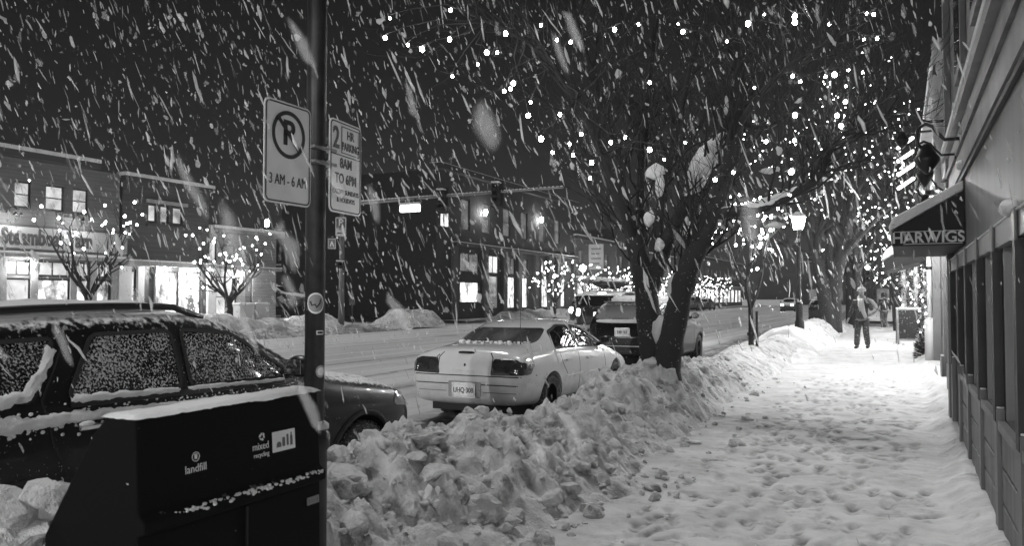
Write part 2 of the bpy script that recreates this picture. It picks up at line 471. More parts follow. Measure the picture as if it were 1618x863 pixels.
tag(sheet('snow_bank', np.arange(-4.06, -1.3, .024), steps(.3, 48, .024, .4, 13), bank_z, SNOW_BANK, bank_dirt), kind='structure')
def ramp_bank(name, x0, x1, y0, y1, h, seed, res=.12, dirt=True, m=None):
    def z(X, Y):
        a = np.clip((X-x0)/(x1-x0), 0, 1); c = np.clip((Y-y0)/(y1-y0), 0, 1)
        p = np.sin(PI*a)**.8*np.clip(np.minimum(c, 1-c)*9, 0, 1)**.7
        d, v = cells(X*2.2, Y*2.2, seed)
        return h*p*(.75 + 1.1*fbm(X*.5, Y*.5, 3, seed)) + p*(.35*fbm(X*1.6, Y*1.6, 4, seed+3) + np.clip(.5-d, 0, .5)*.25*v) - .2
    dd = (lambda X, Y: np.clip(fbm(X*.9, Y*.9, 5, seed+9)*3, 0, .7)) if dirt else None
    return tag(sheet(name, np.arange(x0, x1, res), np.arange(y0, y1, res), z, m or SNOW_BANK, dd), kind='structure')
ramp_bank('snow_bank_across', -28.6, -25.2, 9, 35.5, 1.05, 61, .12)
ramp_bank('snow_bank_parking', -39, -29.2, 32.8, 36.2, .7, 62, .15, False, SNOW_CAP)
ramp_bank('snow_bank_corner', -27.0, -23.6, 36.2, 40.3, 1.35, 63, .1)
ramp_bank('snow_bank_beyond', -28, -25.4, 48, 120, .9, 64, .25)
ramp_bank('snow_bank_far', -3.9, -2.2, 58.6, 130, 1.0, 65, .25, False)
ramp_bank('slush_ridge', -25.6, -23.4, 24, 36, .45, 66, .1, True, SNOW_SLAB)
for k, (x0, x1, y0, y1, h) in enumerate(((-2.8, -1.9, 19.5, 24, .42), (-4.4, -2.0, 24.6, 30.5, .8))):
    ramp_bank('snow_heap', x0, x1, y0, y1, h, 70+k, .06, False, SNOW_CAP)

# broken lumps of ploughed snow lying on the bank
def lump_mesh(mb, c, r, seed, squash=(1, 1, .7), rot=None):
    bm = bmesh.new(); bmesh.ops.create_icosphere(bm, subdivisions=3 if r > .11 else 2, radius=1)
    off = V((seed*3.1, seed*1.7, seed*.9)); cut = [(V((rnd.gauss(0,1), rnd.gauss(0,1), rnd.gauss(0,1))).normalized(), rnd.uniform(.5, .85)) for _ in range(7)]
    base = len(mb.v); R = rot or Matrix.Rotation(rnd.uniform(0, 6.3), 3, 'Z') @ Matrix.Rotation(rnd.uniform(-.5, .5), 3, 'X')
    for v in bm.verts:
        p = v.co.copy()
        for n, d in cut:
            q = p.dot(n)
            if q > d: p -= n*(q-d)*.9
        p *= 1 + .28*noise.noise(p*1.6 + off) + .14*noise.noise(p*4.5 + off) + .06*noise.noise(p*11+off)
        p = V((p.x*squash[0], p.y*squash[1], p.z*squash[2]))
        mb.v.append(tuple(V(c) + R @ p * r))
    for f in bm.faces: mb.f.append(tuple(base + v.index for v in f.verts))
    bm.free()
def bz(x, y): return float(bank_z(np.array([[x]]), np.array([[y]]))[0, 0])
mb = MB()
for i in range(900):
    y = rnd.choice([rnd.uniform(3.2, 9.5), rnd.uniform(3.2, 7), rnd.uniform(3.2, 7), rnd.uniform(8, 16)]); x = rnd.uniform(-3.75, -2.0) if rnd.random() > .05 else rnd.uniform(-2, -1.5)
    r = rnd.uniform(.012, .042) if rnd.random() < .86 else rnd.uniform(.045, .095)
    z = max(bz(x, y), -.0)
    lump_mesh(mb, (x, y, z + r*.12), r, i, rnd.choice([(1, 1, .7), (1.3, .9, .45), (1, .8, .9)]))
tag(mb.build('snow_lumps', SNOW_BANK, smooth=False), 'broken lumps of grey snow scattered over the kerbside bank', 'snow lumps', kind='stuff')
slabs = [((650, 690), 3.05, .17, (1.7, .8, .38)), ((735, 668), 3.3, .14, (1.2, .9, .6)), ((822, 710), 2.75, .1, (1.1, .8, .7)), ((900, 790), 2.25, .085, (1.1, .8, .8)),
         ((935, 735), 2.3, .1, (1, .8, .8)), ((690, 750), 2.7, .15, (1.2, .9, .7)), ((765, 800), 2.45, .14, (1.1, .9, .8)), ((600, 665), 3.2, .12, (1.3, .9, .7)), ((1165, 692), 1.55, .075, (1.4, .9, .7)), ((545, 715), 3.0, .16, (1.2, .9, .8))]
slab_labels = ['long flat dirty slab of snow below the SUV front wheel', 'snow slab on the bank crest left of the white car', 'grey snow lump on the bank below the white car rear wheel', 'lowest snow lump at the toe of the bank', 'snow lump at the pavement edge of the bank',
    'snow lump halfway down the bank right of the sign pole', 'upright snow lump low on the bank right of the bin', 'snow lump against the SUV front tyre', 'small lone snow lump lying on the trodden pavement', 'snow block right beside the sign pole']
for k, ((u, v), xx, r, sq) in enumerate(slabs):
    p = at_x(u, v, -xx); mb = MB(); lump_mesh(mb, (0, 0, 0), r, 500+k, sq, Matrix.Rotation(rnd.uniform(-.6, .6), 3, 'Z') @ Matrix.Rotation(rnd.uniform(-.35, .35), 3, 'Y'))
    o = mb.build('snow_block', SNOW_SLAB if k in (0, 2) else SNOW_BANK); o.location = (p.x, p.y, max(bz(p.x, p.y), 0) + r*.18)
    tag(o, slab_labels[k], 'snow block', 'larger blocks of ploughed snow')
for k, (u, v, r) in enumerate(((15, 812, .12), (58, 800, .11), (30, 850, .14), (72, 848, .1), (92, 792, .08))):
    p = at_x(u, v, -2.95); mb = MB(); lump_mesh(mb, (0, 0, 0), r*1.15, 600+k, (1.1, 1, .85))
    o = mb.build('snow_block', SNOW_BANK, smooth=False); o.location = p
    tag(o, ['leftmost snow block left of the black bin', 'upper snow block left of the black bin under the wheel arch', 'lowest snow block at the left frame edge', 'snow block nearest the foot of the black bin', 'snow block touching the end of the black bin'][k], 'snow block', 'larger blocks of ploughed snow')
# ================================================================== VEHICLES  (+Y is forward, X right, z = 0 on the street)
def sect(w, zb, zbelt, cabin, zt, wt):
    """half a cross-section from the floor's middle up to the roof's middle"""
    zm = zb + (zbelt - zb)
    if cabin:
        return [(0, zb), (w*.80, zb), (w*.95, zb+.05), (w*.985, zb + .42*(zbelt-zb)), (w, zb + .72*(zbelt-zb)), (w*.975, zbelt-.05), (w*.94, zbelt+.005),
                (w*.94*.35 + wt*.65, zbelt + .68*(zt-zbelt)), (wt*1.0, zt-.055), (wt*.86, zt-.012), (wt*.45, zt+.012), (0, zt+.018)]
    return [(0, zb), (w*.80, zb), (w*.95, zb+.05), (w*.985, zb + .42*(zbelt-zb)), (w, zb + .72*(zbelt-zb)), (w*.975, zbelt-.05), (w*.93, zbelt-.012),
            (w*.88, zbelt), (w*.8, zbelt+.012), (w*.66, zt-.006), (w*.35, zt+.006), (0, zt+.01)]
def cage_mesh(stations, arches, sub=2):
    rings = []
    for y, w, zb, zbelt, cab, zt, wt in stations:
        h = sect(w, zb, zbelt, cab, zt, wt)
        rings.append([V((x, y, z)) for x, z in h] + [V((-x, y, z)) for x, z in h[-2:0:-1]])
    n = len(rings[0]); half = n//2
    mb = MB(); base = mb.quadstrip(rings)
    for e, last in ((0, False), ((len(rings)-1)*n, True)):
        for i in range(half):
            a, b_, c, d = i, i+1, (n-i-1) % n, (n-i) % n
            f = [a, b_, c, d] if i not in (0, half-1) else ([0, 1, n-1] if i == 0 else [half-1, half, half+1])
            mb.f.append(tuple(base + e + k for k in f))
    me = mb.mesh('cage'); o = link('cage', me)
    s = o.modifiers.new('s', 'SUBSURF'); s.levels = sub; s.render_levels = sub
    cut = MB()
    for y, z, r, w in arches:
        for sx in (-1, 1):
            cut.lathe([(r, 0), (r, .42)], 40, Matrix.Translation((sx*(w+.1) if sx < 0 else w+.1-.42, y, z)) @ Matrix.Rotation(PI/2, 4, 'Y'))
    co = cut.build('cut')
    bo = o.modifiers.new('b', 'BOOLEAN'); bo.operation = 'DIFFERENCE'; bo.object = co; bo.solver = 'EXACT'
    dg = bpy.context.evaluated_depsgraph_get(); dg.update()
    out = bpy.data.meshes.new_from_object(o.evaluated_get(dg))
    bpy.data.objects.remove(o); bpy.data.objects.remove(co)
    out.polygons.foreach_set('use_smooth', [True]*len(out.polygons))
    bm = bmesh.new(); bm.from_mesh(out)
    for e in bm.edges:
        if len(e.link_faces) == 2 and e.calc_face_angle() > .75: e.smooth = False
    bm.to_mesh(out)
    bvh = BVHTree.FromBMesh(bm); bm.free()
    return out, bvh
DIRS = {'R': (lambda a, b: V((4, a, b)), V((-1,0,0))), 'L': (lambda a, b: V((-4, a, b)), V((1,0,0))), 'B': (lambda a, b: V((a, -6, b)), V((0,1,0))),
        'F': (lambda a, b: V((a, 6, b)), V((0,-1,0))), 'T': (lambda a, b: V((a, b, 5)), V((0,0,-1)))}
def hit(bvh, mode, a, b):
    f, d = DIRS[mode]; p, n, i, q = bvh.ray_cast(f(a, b), d)
    if p is None: p, n, i, q = bvh.find_nearest(f(a, b) + d*(3 if mode in 'RL' else 3.7 if mode in 'BF' else 3.6))
    if n.dot(d) > 0: n = -n
    return p, n
def resample(poly, step):
    out = []
    for i, p in enumerate(poly):
        q = poly[(i+1) % len(poly)]; k = max(1, int(math.hypot(q[0]-p[0], q[1]-p[1])/step))
        out += [(p[0]+(q[0]-p[0])*j/k, p[1]+(q[1]-p[1])*j/k) for j in range(k)]
    return out
def smooth_poly(poly, it=2):
    for _ in range(it):
        out = []
        for i, p in enumerate(poly):
            q = poly[(i+1) % len(poly)]
            out += [(p[0]*.8+q[0]*.2, p[1]*.8+q[1]*.2), (p[0]*.2+q[0]*.8, p[1]*.2+q[1]*.8)]
        poly = out
    return poly
def patch(bvh, poly, mode, off=.004, step=.05, wob=0, seed=0, rim=.012, rings=(1, .92, .7, .45, .2)):
    pts = resample(poly, step); cx = sum(p[0] for p in pts)/len(pts); cyy = sum(p[1] for p in pts)/len(pts)
    rows = []
    o_ = [];
    for a, b in pts:
        p, n = hit(bvh, mode, a, b); o_.append(p - n*rim)
    rows.append(o_)
    for s in rings:
        row = []
        for a, b in pts:
            a2 = cx+(a-cx)*s; b2 = cyy+(b-cyy)*s
            p, n = hit(bvh, mode, a2, b2)
            k = off + (wob*(.4 + noise.noise(V((a2*7, b2*7, seed)))+.5*noise.noise(V((a2*22, b2*22, seed)))) * (0 if s == 1 else 1) if wob else 0)
            row.append(p + n*max(k, .002))
        rows.append(row)
    mb = MB(); base = mb.quadstrip(rows); p, n = hit(bvh, mode, cx, cyy); c = len(mb.v); mb.v.append(tuple(p + n*(off + wob*.4)))
    e = base + (len(rows)-1)*len(pts)
    for k in range(len(pts)): mb.f.append((e+k, e+(k+1) % len(pts), c))
    return mb
def ribbon(mb, bvh, line, mode, width, off=.003, step=.05, closed=False, thick=.01):
    pts = []
    L = line + ([line[0]] if closed else [])
    for p, q in zip(L, L[1:]):
        k = max(1, int(math.hypot(q[0]-p[0], q[1]-p[1])/step)); pts += [(p[0]+(q[0]-p[0])*j/k, p[1]+(q[1]-p[1])*j/k) for j in range(k)]
    if not closed: pts.append(L[-1])
    rows = []; N = len(pts)
    for i, (a, b) in enumerate(pts):
        p0 = pts[(i-1) % N] if closed or i > 0 else pts[i]; p1 = pts[(i+1) % N] if closed or i < N-1 else pts[i]
        t = V((p1[0]-p0[0], p1[1]-p0[1])); t = t.normalized() if t.length > 0 else V((1,0)); nx, ny = -t.y, t.x
        r = []
        for s, o in ((-1, -thick), (-1, off), (1, off), (1, -thick)):
            p, n = hit(bvh, mode, a + nx*width/2*s, b + ny*width/2*s); r.append(p + n*o)
        rows.append(r)
    if closed: rows.append(rows[0])
    mb.quadstrip(rows, closed=False); return mb
def rounded_poly(poly, r=.06, n=5):
    out = []
    for i, p in enumerate(poly):
        a, b, c = V(poly[i-1]), V(p), V(poly[(i+1) % len(poly)]); u, v = (a-b), (c-b); k = min(r, u.length*.45, v.length*.45)
        p0 = b + u.normalized()*k; p2 = b + v.normalized()*k
        for j in range(n+1): t_ = j/n; q = p0*(1-t_)**2 + b*2*t_*(1-t_) + p2*t_*t_; out.append((q.x, q.y))
    return out
def snow_strip(mb, bvh, line, mode, width, thick, seed, step=.02):
    """a ragged drift of snow lying along a line on the bodywork"""
    pts = []
    for p, q in zip(line, line[1:]):
        k = max(1, int(math.hypot(q[0]-p[0], q[1]-p[1])/step)); pts += [(p[0]+(q[0]-p[0])*j/k, p[1]+(q[1]-p[1])*j/k) for j in range(k)]
    pts.append(line[-1]); rows = []; N = len(pts)
    for i, (a, b) in enumerate(pts):
        p0 = pts[max(0, i-2)]; p1 = pts[min(N-1, i+2)]; t = V((p1[0]-p0[0], p1[1]-p0[1])).normalized(); nx, ny = -t.y, t.x
        w_ = width(i/(N-1)); e = min(1, min(i, N-1-i)/4+.15); r = []
        for j in range(7):
            s = j/3-1; wob = 1 + .55*noise.noise(V((a*9+seed, b*9, s*1.3))) + .6*noise.noise(V((a*34, b*34+seed, s*2)))
            p, n = hit(bvh, mode, a + nx*w_/2*s*wob, b + ny*w_/2*s*wob)
            h = thick*e*max(0, 1-s*s)**.5*(1 + .6*noise.noise(V((a*14, s*2, seed))) + .4*noise.noise(V((a*45, s*5, seed)))) - (.006 if abs(s) == 1 else -.004)
            r.append(p + n*h)
        rows.append(r)
    mb.quadstrip(rows, closed=False); return mb
def mirror_y(poly): return [(-a, b) for a, b in poly]

wheel_cache = {}
def wheel_mesh(r, wd, spokes, rimv):
    key = (r, wd, spokes)
    if key in wheel_cache: return wheel_cache[key]
    Ry = Matrix.Rotation(PI/2, 4, 'Y'); h = wd/2
    t = MB(); t.lathe([(r*.62, -h*.8), (r*.80, -h*.98), (r*.94, -h*.95), (r*.99, -h*.78), (r, -h*.4), (r, h*.4), (r*.99, h*.78), (r*.94, h*.95), (r*.80, h*.98), (r*.62, h*.8)], 40, Ry)
    for i in range(40):
        a = 2*PI*i/40
        for s in (-1, 1):
            t.box(((s*h*.62), math.sin(a + s*.06)*r*1.003, math.cos(a + s*.06)*r*1.003), (h*.55, r*.075, r*.03), Matrix.Rotation(-a - s*.06, 3, 'X'))
    m1 = t.mesh('wheel', TYRE, True)
    k = MB(); k.lathe([(r*.66, h*.80), (r*.64, h*.86), (r*.60, h*.84), (r*.57, h*.35), (r*.1, h*.3)], 32, Ry)
    for i in range(spokes):
        a = 2*PI*i/spokes; R = Matrix.Rotation(-a, 3, 'X')
        k.box(R @ V((h*.55, 0, r*.34)), (h*.3, r*.13, r*.55), R)
    k.lathe([(r*.16, h*.4), (r*.15, h*.78), (r*.08, h*.82)], 16, Ry)
    m2 = k.mesh('rim', rimv); wheel_cache[key] = (m1, m2); return m1, m2

def build_car(name, label, cat, loc, spec, paint, glass_side=None, glass_rear=None, plate=None, snow_roof=.03, lights_on=False, rz=0, group=None, detail=2, extras=None, rimm=None):
    t = thing(name, label, cat, loc, rz, group)
    key = 'mesh_%d' % detail
    if key not in spec: spec[key] = cage_mesh(spec['stations'], spec['arches'], detail)
    me, bvh = spec[key]; me = me.copy(); me.materials.clear(); me.materials.append(paint); me.materials.append(BLACK_FLAT)
    for p in me.polygons: p.material_index = 0
    link('body', me, t)
    gs, gr = glass_side or GLASS, glass_rear or GLASS
    for mode in 'RL':
        for poly in spec['side_windows']:
            pl = rounded_poly(poly, spec.get('corner', .07))
            o = patch(bvh, pl, mode, .004).build('window', gs, t, True)
            ribbon(MB(), bvh, resample(pl, .04), mode, .022, .009, closed=True).build('window_seal', BLACK_FLAT, o)
        sm = MB()
        for l in spec['seams']: ribbon(sm, bvh, l, mode, .011, .0015)
        sm.build('door_seam', BLACK_FLAT, t)
        for a, b in spec['handles']:
            p, n = hit(bvh, mode, a, b); s = 1 if mode == 'R' else -1
            h = MB(); h.box((p.x + s*.03, a, b), (.022, .19, .028)); h.box((p.x + s*.012, a-.075, b), (.04, .03, .03)); h.box((p.x + s*.012, a+.075, b), (.04, .03, .03))
            h.build('door_handle', spec.get('handle_mat', paint), t, bevel=.006)
        a, b = spec['mirror']; p, n = hit(bvh, mode, a, b); s = 1 if mode == 'R' else -1
        m = MB(); m.ball((p.x + s*.15, a+.02, b+.05), .1, 12, 8, (1.05, .75, .8)); m.tube([(p.x - s*.03, a+.03, b-.02), (p.x + s*.09, a+.02, b+.02)], [.035, .03], 8)
        mo = m.build('wing_mirror', BLACK if spec.get('mirror_black') else paint, t, True)
        MB().box((p.x + s*.155, a-.058, b+.05), (.15, .006, .105)).build('mirror_glass', CHROME, mo, bevel=.002)
        for l in spec.get('moulding', []):
            ribbon(MB(), bvh, l, mode, .03, .009).build('side_moulding', spec.get('moulding_mat', paint), t)
        if 'arch_trim' in spec:
            for y, z, r, w in spec['arches']:
                ribbon(MB(), bvh, [(y + (r+.025)*math.cos(a), z + (r+.025)*math.sin(a)) for a in np.linspace(-.35, PI+.35, 24)], mode, .04, .012).build('wheel_arch_trim', spec['arch_trim'], t, True)
    patch(bvh, rounded_poly(spec['rear_window'], .07), 'B', .004, .08).build('rear_window', gr, t, True)
    patch(bvh, smooth_poly(spec['windshield']), 'F', .004, .08).build('windshield', GLASS, t, True)
    for s in (1, -1):
        pl = [(s*a, b) for a, b in spec['tail_light']]
        patch(bvh, rounded_poly(pl, .03), 'B', .008, .03).build('tail_light', TAIL_LIT if lights_on else TAIL, t, True)
        if 'tail_side' in spec: patch(bvh, smooth_poly(spec['tail_side'], 1), 'R' if s > 0 else 'L', .0075, .03).build('tail_light', TAIL, t, True)
        pl = [(s*a, b) for a, b in spec['head_light']]
        patch(bvh, smooth_poly(pl, 1), 'F', .008, .03).build('headlight', HEAD_LIT if lights_on == 'front' else HEAD, t, True)
        if 'head_side' in spec: patch(bvh, smooth_poly(spec['head_side'], 1), 'R' if s > 0 else 'L', .0075, .03).build('headlight', HEAD, t, True)
    rs = MB()
    for l in spec['rear_seams']: ribbon(rs, bvh, l, 'B', .014, .0018, .04)
    rs.build('boot_seam', BLACK_FLAT, t)
    if 'brake' in spec:
        a0, a1, b0, b1 = spec['brake']; patch(bvh, smooth_poly([(a0, b0), (a1, b0), (a1, b1), (a0, b1)], 1), 'B', .012, .03).build('brake_light', BRAKE_LIT if lights_on is True else TAIL, t, True)
    pz = spec['plate']; p, n = hit(bvh, 'B', 0, pz)
    if plate is not None:
        ex = spec.get('plate_x', 0); M = basis((ex, p.y-.03, pz), (1,0,0), (0,0,1)); f = mapper(M)
        q = MB(); q.prism(rounded(.36, .2, .02), f, -.02, .004); po = q.build('plate_frame', STEEL, t)
        q = MB(); q.prism(rounded(.30, .15, .015), f, .004, .008); pp = q.build('number_plate', SIGN_WHITE if lights_on is not True else PLATE_GLOW, po)
        if plate: text(plate, .095, SIGN_INK, po, M @ Matrix.Translation((0, -.005, .009)), 'plate_lettering', .001, .8, bold=.002)
    m1, m2 = wheel_mesh(spec['arches'][0][2]*.86, .22, spec.get('spokes', 5), rimm or RIM)
    for y, z, r, w in spec['arches']:
        for s in (1, -1):
            o = link('wheel', m1, t); o.location = (s*(w-.125), y, r*.86 - .005); o.rotation_euler = (rnd.uniform(0, 1), 0, 0 if s > 0 else PI)
            link('rim', m2, o)
    if snow_roof:
        pl = smooth_poly([(a, b) for a, b in spec['roof']], 2)
        patch(bvh, pl, 'T', snow_roof, .06, snow_roof*.7, 3, rings=(1, .97, .9, .75, .5, .25)).build('roof_snow', SNOW_CAP, t, True)
    # underside
    st = spec['stations']; ub = MB(); ub.bb(-spec['arches'][0][3]*.7, spec['arches'][0][3]*.7, st[2][0]+.1, st[-3][0]-.1, .16, st[3][2]+.05)
    ub.tube([(.45, st[0][0]+.08, .25), (.45, st[0][0]+.5, .26)], .028, 8)
    ub.build('chassis', BLACK_FLAT, t)
    if extras: extras(t, bvh)
    return t

TAIL = mat('dark tail lamp lens', .03, .12, coat=1, var=(9, .015, .05)); HEAD = mat('headlamp lens', .35, .08, .3)
TAIL_LIT = glow('lit tail lamp', 9); BRAKE_LIT = glow('lit brake lamp', 9); HEAD_LIT = glow('lit headlamp', 60); PLATE_GLOW = glow('glowing number plate', 1.0)  # the number plate glows itself in place of a plate lamp
DARK_PAINT = snowy('black car paint', .006, .3, .66, .9, 20, .3, .67, patchy=.2); DARK_PAINT.node_tree.nodes['Principled BSDF'].inputs['Specular IOR Level'].default_value = .3
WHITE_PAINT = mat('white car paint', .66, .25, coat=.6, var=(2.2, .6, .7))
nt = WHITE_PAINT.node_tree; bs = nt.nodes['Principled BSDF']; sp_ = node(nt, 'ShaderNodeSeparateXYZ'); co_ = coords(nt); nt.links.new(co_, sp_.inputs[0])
gm = mathn(nt, 'ADD', sp_.outputs[2], mathn(nt, 'MULTIPLY', mathn(nt, 'SUBTRACT', noise_out(nt, co_, 5, 5, .65), .5), .5))      # noisy tone, darker and rougher low on the body
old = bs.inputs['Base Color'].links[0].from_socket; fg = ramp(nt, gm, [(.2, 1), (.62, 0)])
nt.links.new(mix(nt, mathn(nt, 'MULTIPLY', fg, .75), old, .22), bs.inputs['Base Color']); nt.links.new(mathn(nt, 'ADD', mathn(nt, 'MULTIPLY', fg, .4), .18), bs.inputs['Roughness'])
GREY_PAINT = snowy('dark grey car paint', .02, .3, .5, .8, 14, .8, .68)
FAR_PAINT = snowy('grey car paint', .05, .35, .4, .7, 8, .6, .64)
SNOW_GLASS = snowy('snow speckled glass', .008, .08, .95, 1.2, 24, 1, .5, snow=.46, patchy=.42)
SNOW_REAR = snowy('snow covered rear glass', .015, .25, .05, .45, 16, .3, .55, snow=.22)

sedan = dict(
 stations=[(-2.36, .68, .36, .70, 0, .76, 0), (-2.335, .82, .30, .82, 0, .89, 0), (-2.26, .865, .26, .92, 0, .99, 0), (-2.12, .855, .25, .955, 0, 1.03, 0), (-1.75, .875, .22, .97, 0, 1.05, 0), (-1.52, .885, .2, .975, 0, 1.065, .6),
           (-1.25, .89, .2, .965, 1, 1.16, .62), (-.82, .895, .19, .95, 1, 1.315, .60), (-.45, .895, .19, .94, 1, 1.365, .60), (.0, .895, .19, .93, 1, 1.365, .595), (.32, .895, .19, .92, 1, 1.31, .60), (.8, .895, .19, .90, 1, 1.14, .66),
           (1.12, .89, .19, .88, 0, .99, .75), (1.5, .88, .2, .80, 0, .88, 0), (1.95, .85, .22, .70, 0, .77, 0), (2.22, .78, .26, .6, 0, .67, 0), (2.33, .62, .34, .55, 0, .6, 0)],
 arches=[(-1.37, .31, .365, .885), (1.37, .31, .365, .885)], spokes=7,
 side_windows=[[(-1.2, .99), (-.42, .965), (-.30, 1.275), (-.62, 1.29), (-.98, 1.2)], [(-.35, .963), (.72, .93), (.70, .98), (.18, 1.24), (-.22, 1.28)]],
 seams=[[(-.40, .93), (-.36, .6), (-.36, .3)], [(-1.12, .95), (-1.02, .75), (-.86, .6)], [(.72, .9), (.80, .6), (.76, .3)], [(-.86, .27), (.86, .27)]],
 handles=[(-.85, .8), (.0, .78)], mirror=(.62, .96), mirror_black=True,
 moulding=[[(-.95, .56), (.9, .54)], [(-2.1, .50), (-1.78, .5)]],
 rear_window=[(-.63, 1.06), (.63, 1.06), (.55, 1.255), (-.55, 1.255)], windshield=[(-.62, .99), (.62, .99), (.5, 1.30), (-.5, 1.30)],
 tail_light=[(.39, .675), (.855, .685), (.855, .83), (.72, .89), (.43, .89)], tail_side=[(-2.29, .685), (-2.05, .69), (-2.10, .81), (-2.28, .86)],
 head_light=[(.4, .56), (.74, .58), (.7, .66), (.42, .64)],
 rear_seams=[[(-.42, .93), (-.46, .885)], [(.36, .965), (.41, .90), (.415, .672)], [(-.36, .965), (-.41, .90), (-.415, .672)], [(-.86, .66), (.86, .66)], [(-.78, .545), (.78, .545)]],
 brake=(-.13, .11, .945, .972), plate=.47, roof=[(-.48, -.78), (.48, -.78), (.5, .1), (-.5, .1)])
def sedan_extras(t, bvh):
    M = basis((0, hit(bvh, 'B', 0, .72)[0].y - .004, .715), (1,0,0), (0,0,1))
    text('STRATUS', .045, STEEL, t, M, 'boot_lettering', .002, 1.6)
    p, n = hit(bvh, 'B', 0, .8); MB().ball((0, p.y, .8), .018, 8, 5, (1, .4, 1.3)).build('boot_lock', BLACK_FLAT, t)
    p, n = hit(bvh, 'T', .5, -1.66); MB().tube([p, p + V((0, .005, .05)), p + V((0, -.01, .92))], [.012, .005, .002], 6).build('aerial', BLACK, t)
    gm_ = mat('bumper groove', .2, .6)
    for a0, a1 in ((-.8, -.28), (.28, .8)): q = MB(); ribbon(q, bvh, [(a0, .445), (a1, .445)], 'B', .012, .002); q.build('bumper_groove', gm_, t)
    s = MB(); 
    for i in range(26):
        a = -.55 + i*1.1/25; p, n = hit(bvh, 'B', a, 1.066 + .006*math.sin(i*2.1)); s.ball(p, .028 + .01*math.sin(i*1.7), 6, 4, (1.2, 1, .7))
    s.build('window_snow', SNOW_CAP, t, True)
    p = hit(bvh, 'B', 0, .47)[0]; MB().bb(-.25, .25, p.y-.012, p.y+.03, .37, .58).build('plate_recess', mat('grey plate well', .3, .5), t, bevel=.01)  # plate backing in an even mid grey
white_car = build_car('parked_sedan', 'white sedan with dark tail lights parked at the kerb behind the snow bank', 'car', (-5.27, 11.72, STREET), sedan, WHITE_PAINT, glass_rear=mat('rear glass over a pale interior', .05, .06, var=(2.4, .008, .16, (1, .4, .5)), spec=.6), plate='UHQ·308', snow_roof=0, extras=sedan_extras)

crossover = dict(corner=.05,
 stations=[(-2.42, .62, .42, .74, 0, .80, 0), (-2.38, .80, .36, .92, 0, 1.0, 0), (-2.30, .86, .32, 1.10, 0, 1.13, 0), (-2.20, .885, .30, 1.18, 1, 1.32, .72), (-2.02, .9, .28, 1.2, 1, 1.56, .68), (-1.75, .91, .26, 1.2, 1, 1.63, .665),
           (-1.2, .915, .25, 1.19, 1, 1.665, .66), (-.5, .915, .24, 1.175, 1, 1.675, .655), (-.05, .915, .24, 1.165, 1, 1.655, .65), (.22, .915, .24, 1.16, 1, 1.59, .665), (.62, .915, .24, 1.15, 1, 1.38, .72),
           (.98, .915, .24, 1.13, 0, 1.17, .8), (1.4, .91, .25, 1.06, 0, 1.125, 0), (1.85, .89, .27, 1.0, 0, 1.07, 0), (2.2, .83, .3, .9, 0, .96, 0), (2.36, .73, .34, .74, 0, .8, 0), (2.42, .55, .4, .66, 0, .7, 0)],
 arches=[(-1.445, .355, .42, .91), (1.445, .355, .42, .91)], spokes=5,
 side_windows=[[(-1.16, 1.20), (-.40, 1.185), (-.37, 1.535), (-.93, 1.53)], [(-.33, 1.184), (.62, 1.165), (.58, 1.21), (.14, 1.50), (-.29, 1.535)], [(-2.0, 1.27), (-1.36, 1.20), (-1.16, 1.52), (-1.9, 1.50)]],
 seams=[[(-1.08, 1.53), (-1.31, 1.2), (-1.27, .98), (-1.18, .78)], [(-.36, 1.16), (-.33, .8), (-.34, .36)], [(.70, 1.13), (.80, .8), (.78, .36)], [(-.95, .33), (.95, .33)]],
 handles=[(-1.05, 1.04), (-.15, 1.02)], handle_mat=CHROME, mirror=(.52, 1.2), mirror_black=True, arch_trim=BLACK_FLAT,
 moulding=[[(-1.16, 1.165), (.60, 1.135)]], moulding_mat=BLACK,
 rear_window=[(-.72, 1.2), (.72, 1.2), (.60, 1.53), (-.60, 1.53)], windshield=[(-.70, 1.16), (.70, 1.16), (.56, 1.58), (-.56, 1.58)],
 tail_light=[(.62, .86), (.83, .90), (.82, 1.08), (.66, 1.1)], head_light=[(.42, .74), (.72, .78), (.70, .90), (.44, .86)], head_side=[(1.9, .80), (2.22, .76), (2.2, .86), (1.98, .93)],
 rear_seams=[[(-.78, .62), (.78, .62)], [(-.72, 1.15), (-.6, .62)], [(.72, 1.15), (.6, .62)]],
 brake=(-.2, .2, 1.575, 1.6), plate=.92, roof=[(-.55, -1.95), (.55, -1.95), (.56, -.05), (-.56, -.05)])
